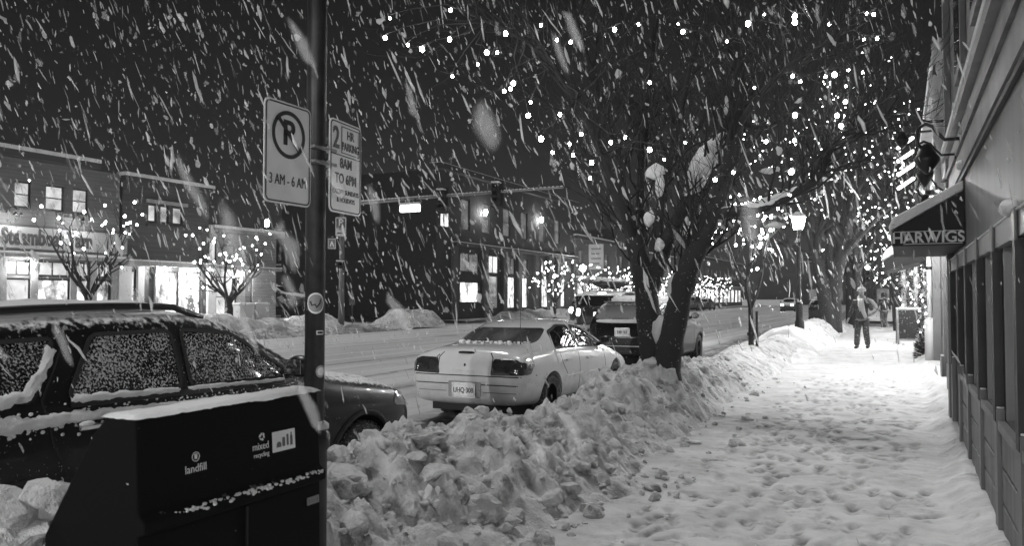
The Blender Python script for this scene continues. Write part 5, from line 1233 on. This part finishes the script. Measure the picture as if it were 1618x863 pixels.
def smooth_line(pts, rads, k=4):
    out, ro = [], []
    P = [pts[0]] + pts + [pts[-1]]
    for i in range(1, len(P)-2):
        for j in range(k):
            t_ = j/k; a, b, c, d = P[i-1], P[i], P[i+1], P[i+2]
            out.append(.5*((2*b) + (c-a)*t_ + (2*a-5*b+4*c-d)*t_*t_ + (3*b-3*c+d-a)*t_**3)); ro.append(rads[i-1] + (rads[min(i, len(rads)-1)]-rads[i-1])*t_)
    out.append(pts[-1]); ro.append(rads[-1]); return out, ro
def gnarl(pts, rad, amp, seed): return pts, [r*(1 + amp*noise.noise(V((i*.6, seed, 0)))) for i, r in enumerate(rad)]

# ---------- the big forked tree in the snow bank
t = thing('street_tree', 'big bare forked tree rising from the snow bank beside the white sedan', 'tree', (0, 0, 0))
L = lambda lst: [at_d(u, v, d) for u, v, d in lst]
limbs = [  # points (measured on the trunk and limbs), radii
 (L([(1048, 625, 10.9), (1036, 578, 11), (1026, 520, 11.1), (1019, 450, 11.2), (1004, 385, 11.3), (990, 330, 11.3), (976, 270, 11.4), (962, 205, 11.6), (944, 130, 11.9), (918, 50, 12.2), (900, -30, 12.4)]), [.24, .2, .175, .16, .135, .11, .085, .065, .05, .035, .02]),
 (L([(1050, 640, 10.75), (1053, 580, 10.75), (1064, 520, 10.7), (1083, 440, 10.7), (1105, 385, 10.7), (1126, 335, 10.7), (1146, 282, 10.7), (1160, 235, 10.7), (1167, 180, 10.7), (1172, 120, 10.8), (1166, 60, 10.9), (1160, -20, 11)]), [.23, .2, .165, .155, .145, .135, .12, .105, .09, .075, .055, .04]),
 (L([(1021, 480, 11.15), (1040, 420, 11.2), (1062, 365, 11.2), (1090, 315, 11.2), (1110, 268, 11.2), (1130, 240, 11.2), (1152, 212, 11.1)]), [.13, .12, .11, .1, .09, .08, .06]),
 (L([(1019, 450, 11.3), (1016, 390, 11.6), (1012, 330, 11.8), (1014, 260, 12.1), (1024, 190, 12.4), (1030, 110, 12.6), (1042, 20, 12.8)]), [.1, .09, .08, .065, .055, .045, .03]),
 (L([(1066, 515, 10.8), (1066, 455, 10.9), (1085, 420, 10.9), (1098, 392, 10.8)]), [.08, .075, .07, .06]),
 (L([(1128, 345, 10.7), (1148, 336, 10.5), (1180, 332, 10.3), (1215, 325, 10.1), (1262, 302, 9.9), (1290, 285, 9.8), (1306, 258, 9.7), (1318, 230, 9.6), (1336, 210, 9.6), (1364, 205, 9.5)]), [.095, .085, .078, .07, .06, .05, .043, .036, .03, .022]),
 (L([(1160, 215, 10.7), (1190, 165, 10.3), (1230, 120, 10), (1275, 85, 9.8), (1320, 60, 9.7)]), [.05, .042, .034, .026, .016]),
 (L([(1040, 420, 11.2), (1042, 350, 11.3), (1052, 280, 11.5), (1075, 200, 11.7), (1090, 120, 12), (1110, 40, 12.2)]), [.075, .07, .06, .05, .04, .03]),
 (L([(1004, 385, 11.3), (985, 330, 11.0), (955, 255, 10.7), (925, 180, 10.4), (880, 110, 10.1), (830, 60, 9.9), (770, 30, 9.8)]), [.07, .065, .055, .045, .035, .025, .015]),
 (L([(990, 330, 11.2), (960, 290, 11.6), (930, 250, 12), (900, 190, 12.4), (860, 150, 12.7)]), [.05, .042, .035, .027, .018]),
 (L([(1165, 190, 10.7), (1210, 200, 11), (1260, 170, 11.3), (1300, 120, 11.5), (1345, 100, 11.7)]), [.045, .038, .03, .022, .014]),
]
bark = MB(); crown = MB(); rg = random.Random(5); anchors = []
for k, (pts, rad) in enumerate(limbs):
    sp, sr = smooth_line(pts, [q_*.97 for q_ in rad], 6); sp, sr = gnarl(sp, sr, .22, k*9.0); (bark if k < 5 or k in (5, 7) else crown).tube(sp, sr, 14 if k < 5 else 9); anchors.append((sp, sr))
    for i in range(len(sp)//3, len(sp), 2):
        for j in range(2 if k < 4 else 3):
            dr = (sp[min(i+1, len(sp)-1)] - sp[i-1]).normalized(); s = V((rg.gauss(0, 1), rg.gauss(0, 1), rg.gauss(0, .7))); s = (s - dr*s.dot(dr)).normalized()
            if rg.random() < .85: grow(crown, sp[i], dr*.5 + s*.8 + V((0, 0, .5)), min(.02, max(.006, sr[i]*.4)), rg.uniform(.5, 1.25), 2, rg, [], .6, .35, 5, 4, .2, (2, 4), .0028)
# the flared foot
q = MB(); bp = at_d(1046, 610, 10.85)
bark.lathe([(.38, -.8), (.31, -.2), (.23, .1), (.19, .32)], 18, Matrix.Translation((bp.x, bp.y, bp.z-.05)) @ Matrix.Rotation(.15, 4, 'Y'))
NEAR_BULBS = [(560+x*.3477, y*.3476, d) for x, y, d in ((156,68,9.6),(135,160,9.2),(239,193,10.4),(304,212,9.4),(434,32,9.2),(430,167,9.2),(600,228,9),(648,228,10),(560,283,9.6),(443,338,9.8),(687,140,9.2),(850,101,9.5),(923,170,9.5),(985,180,9.8),(1187,122,9.4),(1297,97,9.8),(1500,132,9.2),(1478,95,11),(722,370,8.7),(681,407,9.8),(709,397,10.5),(802,458,10),(790,520,9.1),(935,515,9.2),(849,627,9.3),(979,650,8.8),(1032,605,9.4),(901,690,10),(995,703,11),(1080,737,9.3),(1072,808,9.8),(1167,644,9.4),(1345,677,9.4),(1411,722,9.6),(1233,620,11),(1347,367,11),(1507,645,11))]
NEAR_BULBS += [(1080+x*.3707, y*.3707, d) for x, y, d in ((193,165,10),(285,88,9),(355,48,11),(487,55,9.2),(487,82,9.2),(635,92,10.5),(797,45,9.8),(827,48,9.6),(783,157,9.8),(840,153,9.8),(475,317,8.6),(507,340,10),(655,310,8.8),(616,318,10.5),(715,290,10),(703,360,10),(777,300,11),(310,367,9.6),(652,418,10),(700,428,9.2),(483,485,8.6),(663,487,8.8),(692,488,10),(680,532,9.2),(480,595,8.9),(465,730,9),(358,600,9.8),(216,733,9.2),(138,765,9.4),(458,830,9.9),(548,778,10),(203,838,10.2))]
ls = thing('string_lights', 'large warm bulbs strung through the big forked tree', 'string lights', (0, 0, 0))
allp = [(p, r) for sp, sr in anchors for p, r in zip(sp[len(sp)//3:], sr[len(sp)//3:])]
for k, (u, v, d) in enumerate(NEAR_BULBS):
    p = at_d(u, v, d); q, r = min(allp, key=lambda a: (a[0]-p).length + rg.uniform(0, .5)); mid = (p+q)/2 + V((rg.gauss(0, .08), rg.gauss(0, .08), rg.uniform(-.1, .25)))
    m2 = p + (mid-p)*.35 + V((0, 0, .05)); crown.tube([q, mid, m2, p + V((0, 0, .04))], [.012, .007, .005, .004], 4)
    dirp = (p-mid).normalized(); grow(crown, m2, dirp, .0045, rg.uniform(.3, .6), 1, rg, [], .7, .3, 3, 3, .2, (2, 3), .003)
    o = link('bulb', bulb_mesh(.025 if d < 9.5 else .018, BULB), ls); o.location = p; o.scale = (rg.uniform(.65, 1.2),)*3
bark.build('trunk', BARK, t, True); crown.build('crown', TWIG, t, True)
def limb_snow(mb, sp, sr, a, b, w=1.1, h=.7):
    n = len(sp)
    for i in range(int(a*n), int(b*n)-1):
        for j in range(3):
            p = sp[i].lerp(sp[i+1], j/3); k = math.sin(PI*min(1, max(0, ((i+j/3)/n-a)/(b-a))))**.5; mb.ball(p + V((0, 0, sr[i]*.6)), sr[i]*w*k + .01, 7, 5, (1, 1, h))
for idx, a, b, w, h in ((5, .2, .46, 1.15, .8), (2, .45, .95, 1.75, 1.2), (4, .1, .5, 1.2, 1)): sn = MB(); limb_snow(sn, anchors[idx][0], anchors[idx][1], a, b, w, h); sn.build('lodged_snow', SNOW_CAP, t, True)
for (u, v, d, r, sq) in ((1036, 268, 10.9, .15, (1, .7, .75)), (1043, 290, 10.9, .08, (.8, .7, 2.6)), (1026, 343, 10.8, .085, (.9, .7, 1.5)), (1042, 388, 10.8, .09, (.8, .8, 1.2)), (1045, 525, 10.9, .13, (1, .9, 2.0)), (1030, 572, 10.75, .09, (1.4, 1, .7)), (1044, 548, 10.8, .08, (.9, .8, 1.5)), (980, 115, 12, .09, (.7, .6, 1.3)), (962, 145, 12, .06, (.6, .6, 1.8)), (1086, 350, 10.7, .05, (.8, .8, 1.5)), (1150, 165, 10.6, .07, (.5, .5, 2)), (1225, 355, 10, .09, (1.6, 1, .5)), (1220, 268, 11, .1, (1.6, 1, .5)), (1252, 268, 11, .06, (1.6, 1, .5)), (1060, 585, 10.6, .07, (1.3, 1, .6))): sn = MB(); lump_mesh(sn, at_d(u, v, d), r, u, sq, Matrix.Identity(3)); sn.build('lodged_snow', SNOW_CAP, t, True)

# ---------- other trees: built from a few stems and then grown
def lit_tree(label, base, stems, depth, bulbs, br, bm_, lights_label, seed, m=BARK_CLEAR, tm=TWIG, group=None, r0=.1, L0=1.2, spread=.6, up=.3, sh=.68, lo=None, nstuff=0, snowbits=0, kids=(2, 4)):
    rg = random.Random(seed); base = V(base); t = thing('street_tree', label, 'tree', base, 0, group); tr = MB(); cr = MB(); tips = []
    for pts, rad in stems:
        sp, sr = smooth_line([V(p) for p in pts], rad, 5); sp, sr = gnarl(sp, sr, .12, seed); tr.tube(sp, sr, 10)
        for i in range(len(sp)//2, len(sp), 1):
            dr = (sp[min(i+1, len(sp)-1)]-sp[i-1]).normalized(); s = V((rg.gauss(0,1), rg.gauss(0,1), rg.gauss(0,.5))); s = (s-dr*s.dot(dr)).normalized()
            grow(cr, sp[i], dr*.6 + s*.75 + V((0,0,up)), sr[i]*.6, L0*rg.uniform(.7, 1.2), depth, rg, tips, spread, up, 5, 4, .15, kids, .004, sh)
    tr.build('trunk', m, t, True); cr.build('crown', tm, t, True)
    if bulbs:
        ls = thing('string_lights', lights_label, 'string lights', base); pool = [p for p, d, k in tips if lo is None or p.z > lo]; rg.shuffle(pool)
        for p in pool[:bulbs]: o = link('bulb', bulb_mesh(br, bm_), ls); o.location = p; o.scale = (rg.uniform(.55, 1.25),)*3
        if nstuff:
            q = MB()
            for p in pool[bulbs:bulbs+nstuff]: q.ball(p, br, 6, 4)
            if q.v: o = q.build('more_bulbs', bm_, ls, True); o['kind'] = 'stuff'
    if snowbits:
        q = MB(); pool = [p for p, d, k in tips if k >= 1]
        for p in pool[:snowbits]: q.ball(p + V((0, 0, .03)), rg.uniform(.05, .13), 7, 5, (1, 1, .6))
        q.build('lodged_snow', SNOW_CAP, t, True)
    return t
# slim young tree by the lamp
lit_tree('slim young tree wound with bright bulbs on the bank', (-3.05, 18.6, .35), [([(0, 0, -.3), (0, 0, .9), (-.08, 0, 1.5), (.0, .05, 2.2), (-.02, 0, 2.9)], [.07, .055, .045, .03, .016]), ([(0, 0, .95), (.2, .0, 1.5), (.32, .05, 2.2), (.42, .1, 2.9)], [.04, .032, .024, .012]), ([(-.06, 0, 1.5), (-.3, .05, 1.9), (-.55, .1, 2.6)], [.03, .022, .012])], 1, 62, .026, BULB, 'bright bulbs strung on the slim young tree', 21, POLE, TWIG, L0=.55, spread=.8, up=.35, lo=1.2, kids=(1, 3))
t = thing('tree_guard', 'dark stake and tie beside the slim young tree', 'stake', (-2.9, 18.5, .3)); MB().lathe([(.03, -.4), (.03, .95)], 8).build('stake', POLE, t); MB().lathe([(.09, .4), (.09, .47)], 12, Matrix.Translation((-.14, .08, 0))).build('tie', POLE, t)
# twin-trunk tree beyond the lamp
B2 = V((-2.7, 36, .5)); S2 = [([(0,0,-.4),(-.15,0,1.2),(-.4,0,2.6),(-.9,.1,4.4),(-1.5,.2,6.4)],[.42,.34,.26,.17,.08]), ([(.15,.1,-.4),(.2,.1,1.4),(.55,.0,3.0),(1.0,.1,5.0),(1.5,-.2,7.0)],[.38,.3,.24,.16,.07]), ([(0,.2,.6),(.05,.3,2.4),(.1,.2,4.4),(-.1,.4,7.2)],[.26,.22,.16,.07]), ([(.4,0,2.6),(1.4,-.3,3.8),(2.6,-.6,5.0),(3.4,-.8,6.2)],[.16,.12,.08,.04])]
lit_tree('large twin trunk tree full of small lights beyond the street lamp', B2, S2, 2, 85, .026, BULB_FAR, 'dense small bulbs strung through the twin trunk tree', 33, BARK, TWIG, L0=1.9, spread=.65, up=.28, lo=2.6, nstuff=110, snowbits=26)
# trees across the street
def stems_fan(n, h, r, rg, sp): return [([(0,0,-.3), (rg.uniform(-.06,.06), rg.uniform(-.06,.06), h*.3), (sp*math.cos(2*PI*k/n)*.5, sp*math.sin(2*PI*k/n)*.5, h*.62), (sp*math.cos(2*PI*k/n+.2), sp*math.sin(2*PI*k/n+.2), h)], [r, r*.8, r*.5, r*.2]) for k in range(n)]
rg = random.Random(8); p = at_x(140, 470, -27.3)
lit_tree('bare tree with starry lights before the lettered shop', (p.x, p.y, .2), stems_fan(5, 3.9, .1, rg, 1.5), 2, 34, .045, BULB_FAR, 'bulbs strung on the bare tree before the lettered shop', 41, L0=.9, spread=.55, up=.4, lo=1.8, kids=(1, 2))
p = at_x(363, 480, -27.5)
lit_tree('bare round tree with starry lights before the low shop bay', (p.x, p.y, .4), stems_fan(6, 2.9, .11, rg, 1.6), 2, 54, .045, BULB_FAR, 'bulbs strung on the round bare tree by the low shop bay', 42, L0=.9, spread=.55, up=.35, lo=1.4, kids=(2, 3))
far = [(-26.2, 62), (-26.2, 71), (-26.2, 80), (-26.2, 88), (-26.2, 97), (-26.2, 107), (-26.2, 118), (-26.2, 130)]
fl = ['first far lit tree up the street, beside the globe lamp', 'second far lit tree up the street', 'third far lit tree up the street', 'fourth far lit tree up the street', 'fifth far lit tree up the street', 'sixth far lit tree up the street', 'seventh far lit tree up the street', 'farthest lit tree of the row across the street']
for k, (x, y) in enumerate(far): lit_tree(fl[k], (x, y, 0), stems_fan(4, 3.4, .1, rg, 1.5), 1, 0, .08, BULB_FAR, '', 50+k, L0=1.1, up=.35, group='lit trees in a row far up the street')
far2 = [(-2.9, 66, 1), (-2.9, 76, 1), (-2.9, 88, 1), (-3.0, 102, 1)]
for k, (x, y, s) in enumerate(far2): lit_tree(['first lit tree past the cross street on the right', 'second lit tree past the cross street on the right', 'third lit tree past the cross street on the right', 'last lit tree past the cross street on the right'][k], (x, y, 0), stems_fan(5, 6.5, .2, rg, 2.4), 2, 0, .08, BULB_FAR, '', 70+k, L0=1.5, up=.3, group='lit trees past the cross street')
lit_tree('tall dark tree close to the far corner pole', (-2.0, 44.5, .3), stems_fan(4, 7.5, .2, rg, 2.0), 2, 52, .028, BULB_FAR, 'small bulbs strung in the tall tree by the far corner', 80, BARK, TWIG, L0=1.6, up=.3, lo=2.5, snowbits=14)
lit_tree('narrow tree between the sidewalk and the bright shopfront', (-.2, 41.5, 0), stems_fan(4, 6.2, .11, rg, 1.2), 2, 52, .028, BULB_FAR, 'small bulbs strung in the narrow tree by the bright shopfront', 81, BARK, TWIG, L0=1.3, up=.35, lo=2.3)
for k, (x, y, z0, z1, w, n, lab) in enumerate([(x, y, 1.6, 4.8, 2.2, 62, 'glittering bulbs on the %s far lit tree' % o) for (x, y), o in zip(far, ('first', 'second', 'third', 'fourth', 'fifth', 'sixth', 'seventh', 'eighth and farthest'))] + [(x, y, 3, 8.5, 3.2, 60, 'hazy bulbs on the %s lit tree past the cross street' % o) for (x, y, s), o in zip(far2, ('first', 'second', 'third', 'last'))]):
    o = thing('string_lights', lab, 'string lights', (x, y, 0))
    for i in range(n):
        a = rnd.uniform(0, 2*PI); rr = w*rnd.random()**.6; z = rnd.uniform(z0, z1); b_ = link('bulb', bulb_mesh(.05, BULB_FAR), o); b_.location = (rr*math.cos(a), rr*math.sin(a), z); b_.scale = (rnd.uniform(.6, 1.3),)*3
# bare dark trees and evergreens in the gloom behind the parking lot
for k, (u, Y, h) in enumerate(((455, 58, 8), (560, 62, 9.5), (640, 64, 9))):
    p = at_y(u, 480, Y); lit_tree(['dark bare tree behind the parking lot', 'dark bare tree behind the low building', 'dark bare tree left of the brick corner building'][k], (p.x, p.y, 0), stems_fan(5, h*.7, .18, rg, 2.2), 2, 0, 0, None, '', 90+k, L0=1.9, up=.3, sh=.7)

# ================================================================== PEOPLE
def skin(name, joints, edges, m, parent=None, root=0, sub=2):
    me = bpy.data.meshes.new(name); me.from_pydata([j[:3] for j in joints], edges, []); o = link(name, me)
    s = o.modifiers.new('skin', 'SKIN'); s.use_smooth_shade = True; sb = o.modifiers.new('sub', 'SUBSURF'); sb.levels = sub; sb.render_levels = sub
    for i, j in enumerate(joints): d = me.skin_vertices[0].data[i]; d.radius = (j[3], j[4] if len(j) > 4 else j[3]); d.use_root = (i == root)
    dg = bpy.context.evaluated_depsgraph_get(); out = bpy.data.meshes.new_from_object(o.evaluated_get(dg)); bpy.data.objects.remove(o)
    out.materials.clear(); out.materials.append(m); out.polygons.foreach_set('use_smooth', [True]*len(out.polygons)); return link(name, out, parent)
SKIN = mat('skin', .35, .6); COAT = snowy('snow flecked coat', .05, .8, .6, .95, 9, 0, .62, snow=.6); TROUS = snowy('snow flecked trousers', .06, .85, .8, 1, 9, 0, .6, snow=.6); PALE = snowy('pale scarf wool', .5, .85, .5, .9, 9, 0, .7); BOOT = mat('dark boot', .02, .6)
def chain(J, E, start, pts):
    prev = start
    for p in pts: J.append(p); E.append((prev, len(J)-1)); prev = len(J)-1
    return prev
def person(label, loc, rz, coat, hood, raised, stride=.16):
    hy = -.02
    J = [(0, 0, .95, .13, .10)]; E = []
    ch = chain(J, E, 0, [(0, 0, 1.12, .13, .1), (0, -.01, 1.32, .15, .11), (0, 0, 1.44, .09, .08), (0, -.005, 1.52, .055), (0, -.02, 1.58, .075, .08), (0, -.025, 1.67, .088, .1), (0, -.01, 1.75, .075, .085), (0, 0, 1.785, .04)])
    for s, st in ((-1, stride), (1, -stride)): chain(J, E, 0, [(s*.09, 0, .88, .09), (s*.10, -.10 if st > 0 else 0, .5, .062), (s*.11, -st, .1, .04), (s*.12, -st-.02, .05, .04), (s*.13, -st-.14, .03, .035)])
    hands = []
    for s in (-1, 1):
        up_ = raised and s > 0
        pts = [(s*.17, 0, 1.40, .055), (s*.27, -.02, 1.16, .042), (s*.20 if up_ else s*.35, -.16 if up_ else -.05, 1.36 if up_ else .94, .032), (s*.13 if up_ else s*.37, -.16 if up_ else -.09, 1.48 if up_ else .87, .03)]
        e = chain(J, E, 3, pts); w_ = V(pts[-1][:3]); dirv = (w_ - V(pts[-2][:3])).normalized(); e = chain(J, E, e, [tuple(w_ + dirv*.06) + (.035, .02)])
        sd = dirv.orthogonal().normalized()
        for k in range(4): L_ = (.065, .075, .07, .055)[k]; b0 = w_ + dirv*.085 + sd*(.012*(k-1.5)*1.3); chain(J, E, e, [tuple(b0) + (.0085,), tuple(b0 + dirv*L_*.5 + V((0, -.008, 0))) + (.008,), tuple(b0 + dirv*L_ + V((0, -.022, 0))) + (.007,)])
        tb = w_ + dirv*.03 + sd*.03; chain(J, E, e, [tuple(tb) + (.010,), tuple(tb + dirv*.035 + sd*.018) + (.009,)])
        hands.append(w_)
    nb = chain(J, E, 6, [(0, -.125, 1.655, .014), (0, -.14, 1.645, .01)])
    body = skin('person', J, E, SKIN); body.location = loc; body.rotation_euler = (0, 0, rz); tag(body, label, 'person')
    q = MB()
    for s in (-1, 1): q.ball((s*.034, -.112, 1.675), .012, 8, 6)
    q.bb(-.028, .028, -.118, -.106, 1.598, 1.606); q.build('face_features', SIGN_INK, body)
    # jacket
    J = [(0, 0, .86, .21, .17)]; E = []; top = chain(J, E, 0, [(0, 0, 1.0, .19, .15), (0, 0, 1.2, .185, .14), (0, 0, 1.36, .19, .13), (0, .01, 1.46, .11, .1), (0, .015, 1.52, .09, .09)])
    for s in (-1, 1):
        up_ = raised and s > 0
        chain(J, E, 3, [(s*.2, 0, 1.40, .085), (s*.285, -.02, 1.16, .07), (s*.245 if up_ else s*.34, -.13 if up_ else -.045, 1.30 if up_ else .99, .06), (s*.19 if up_ else s*.36, -.165 if up_ else -.07, 1.385 if up_ else .91, .055)])
    skin('coat', J, E, coat, body)
    J = [(0, 0, .92, .16, .13)]; E = []
    for s, st in ((-1, stride), (1, -stride)): chain(J, E, 0, [(s*.10, 0, .82, .11), (s*.11, -.10 if st > 0 else 0, .5, .095), (s*.115, -st, .16, .085), (s*.117, -st, .09, .085)])
    skin('trousers', J, E, TROUS, body)
    for s, st in ((-1, stride), (1, -stride)):
        J = [(s*.118, -st+.03, .14, .06)]; E = []; chain(J, E, 0, [(s*.12, -st+.02, .05, .06, .05), (s*.128, -st-.08, .045, .055, .045), (s*.13, -st-.16, .04, .045, .035)]); skin('boot', J, E, BOOT, body)
    if hood: q = MB(); q.lathe([(.145, 1.56), (.15, 1.66), (.135, 1.76), (.07, 1.83), (.01, 1.845)], 14, Matrix.Translation((0, .03, 0))); q.build('hood', coat, body, True)
    else:
        q = MB(); q.lathe([(.13, 1.715), (.135, 1.75), (.11, 1.82), (.05, 1.86), (.01, 1.865)], 14, Matrix.Translation((0, -.01, 0))); q.build('hat', PALE, body, True); MB().ball((0, -.01, 1.88), .05).build('pompom', PALE, body)
        q = MB(); q.lathe([(.1, 1.46), (.125, 1.5), (.12, 1.56), (.09, 1.59)], 14); q.tube([(.04, -.13, 1.5), (.06, -.2, 1.3), (.09, -.2, 1.1), (.15, -.17, .93)], [.05, .06, .06, .05], 8); q.tube([(-.03, -.12, 1.5), (-.02, -.19, 1.3), (.02, -.19, 1.12)], [.045, .05, .045], 8); q.build('scarf', PALE, body, True)
        q = MB(); q.tube([(.15, -.05, 1.5), (.28, -.02, 1.42), (.38, .02, 1.28), (.42, .03, 1.2)], [.04, .06, .06, .03], 8); q.build('scarf_tail', PALE, body, True)
    return body
pp = at_d(1361, 552, 24); person('person walking in a pale hat and scarf, one hand raised to the face', (pp.x, pp.y, .03), YAW*-.4, COAT, False, True)
pp = at_d(1396, 502, 41); person('distant person in a dark hooded coat walking away near the cross street', (pp.x, pp.y, .03), .5 + PI, snowy('dark parka', .012, .8, .8, 1, 9, 0, .64), True, False, .12)

# ================================================================== FALLING SNOW
rs = np.random.RandomState(3); N = 20000
FLAKE, nt, bs = new_mat('snowflakes'); bs.inputs['Base Color'].default_value = g(.85); bs.inputs['Roughness'].default_value = .9; bs.inputs['Alpha'].default_value = .6
tl = node(nt, 'ShaderNodeBsdfTranslucent'); tl.inputs[0].default_value = g(.85); ms = node(nt, 'ShaderNodeMixShader'); ms.inputs[0].default_value = .45
tp = node(nt, 'ShaderNodeBsdfTransparent'); m2 = node(nt, 'ShaderNodeMixShader'); m2.inputs[0].default_value = .6; bs.inputs['Alpha'].default_value = 1
nt.links.new(bs.outputs[0], ms.inputs[1]); nt.links.new(tl.outputs[0], ms.inputs[2]); nt.links.new(tp.outputs[0], m2.inputs[1]); nt.links.new(ms.outputs[0], m2.inputs[2]); nt.links.new(m2.outputs[0], nt.nodes['Material Output'].inputs[0])
d = 2.2 + 30*rs.rand(N); u = rs.uniform(-1.0, 1.0, N)*.80; vv = rs.uniform(-.42, .56, N)
c = np.array(EYE)[None, :] + d[:, None]*(np.array([-SN, CS, 0])[None] + u[:, None]*np.array([CS, SN, 0])[None] + vv[:, None]*np.array([0, 0, 1.])[None])
keep = (c[:, 2] > .05) & (c[:, 0] < XW-.1) & ~((c[:, 0] > -2.4) & (c[:, 2] < 1.5) & (d < 24) & (rs.rand(N) < .9)) & ~((c[:, 0] > -4.2) & (c[:, 2] < 1.0) & (d < 12) & (rs.rand(N) < .7)); c = c[keep]; d = d[keep]
nd = rs.uniform(.42, 1.1, 20); nu = rs.uniform(-.66, .3, 20); nv = rs.uniform(-.25, .36, 20)
nc = np.array(EYE)[None, :] + nd[:, None]*(np.array([-SN, CS, 0])[None] + nu[:, None]*np.array([CS, SN, 0])[None] + nv[:, None]*np.array([0, 0, 1.])[None])
c = np.concatenate([c, nc]); d = np.concatenate([d, nd]); N = len(c)
wind = np.array([.899, .438, 0])*.34 + np.array([0, 0, -1.0])
dr = wind[None] + rs.normal(0, .16, (N, 3)); dr /= np.linalg.norm(dr, axis=1)[:, None]
ln = (.014 + .0034*d)*np.exp(rs.normal(0, .65, N)); wd = (.0018 + .00062*d)*np.exp(rs.normal(0, .5, N))
big_ = rs.rand(N) < .05; wd[big_] *= 1.7; small = rs.rand(N) < .55; wd[small] *= .6; ln[small] *= .5; close = d < 1.2; wd[close] = rs.uniform(.003, .007, close.sum()); ln[close] = rs.uniform(.012, .035, close.sum())
s1 = np.cross(dr, rs.normal(0, 1, (N, 3))); s1 /= np.linalg.norm(s1, axis=1)[:, None]; s2 = np.cross(dr, s1); K = 5
ring = []
for h_, k_ in ((-.62, .7), (0, 1), (.6, .75)):
    off_ = (s1*rs.normal(0, .35, N)[:, None] + s2*rs.normal(0, .35, N)[:, None])*wd[:, None]
    for a in range(K): ring.append(c + off_ + dr*(h_*ln)[:, None] + (s1*math.cos(2*PI*a/K) + s2*math.sin(2*PI*a/K))*(wd*k_*np.exp(rs.normal(0, .25, N)))[:, None])
verts = np.stack([c - dr*ln[:, None], *ring, c + dr*ln[:, None]], 1).reshape(-1, 3)
ft = [[0, 1+(a+1) % K, 1+a] for a in range(K)] + [[1+3*K, 1+2*K+a, 1+2*K+(a+1) % K] for a in range(K)]
for r_ in range(2):
    for a in range(K): p_, q_ = 1+r_*K+a, 1+r_*K+(a+1) % K; ft += [[p_, q_, q_+K], [p_, q_+K, p_+K]]
faces = (np.array(ft)[None] + (2+3*K)*np.arange(N)[:, None, None]).reshape(-1, 3)
me = bpy.data.meshes.new('falling_snow'); me.vertices.add(len(verts)); me.vertices.foreach_set('co', verts.astype(np.float32).ravel()); me.loops.add(faces.size); me.loops.foreach_set('vertex_index', faces.ravel().astype(np.int32)); me.polygons.add(len(faces)); me.polygons.foreach_set('loop_start', np.arange(0, faces.size, 3)); me.polygons.foreach_set('loop_total', np.full(len(faces), 3)); me.update(calc_edges=True); me.polygons.foreach_set('use_smooth', np.ones(len(faces), bool)); me.materials.append(FLAKE); FLAKE_NEAR = FLAKE.copy(); FLAKE_NEAR.name = 'thin snowflakes'
next(n for n in FLAKE_NEAR.node_tree.nodes if n.type == 'MIX_SHADER' and any(l.from_node.type == 'BSDF_TRANSPARENT' for l in n.inputs[1].links)).inputs[0].default_value = .19
FLAKE_BRIGHT = FLAKE.copy(); FLAKE_BRIGHT.name = 'dense snowflakes'
next(n for n in FLAKE_BRIGHT.node_tree.nodes if n.type == 'MIX_SHADER' and any(l.from_node.type == 'BSDF_TRANSPARENT' for l in n.inputs[1].links)).inputs[0].default_value = .95
me.materials.append(FLAKE_BRIGHT)
me.materials.append(FLAKE_NEAR); me.polygons.foreach_set('material_index', np.repeat(np.where(d < 1.5, 2, rs.choice([0, 1, 2], N, p=[.37, .18, .45])).astype(np.int32), len(ft)))
tag(link('falling_snow', me), 'thick snow falling slantwise through the night air', 'falling snow', kind='stuff')
# ================================================================== THE SNOWY AIR
hz, nt, bs = new_mat('haze'); nt.nodes.remove(bs)
pv = node(nt, 'ShaderNodeVolumePrincipled'); pv.inputs['Color'].default_value = g(.95); pv.inputs['Density'].default_value = HAZE
nt.links.new(pv.outputs[0], nt.nodes['Material Output'].inputs['Volume'])
o = MB().bb(-75, 45, -20, 192, -1.4, 14).build('haze', hz); tag(o, 'pale snowy haze filling the street', 'haze', kind='stuff')
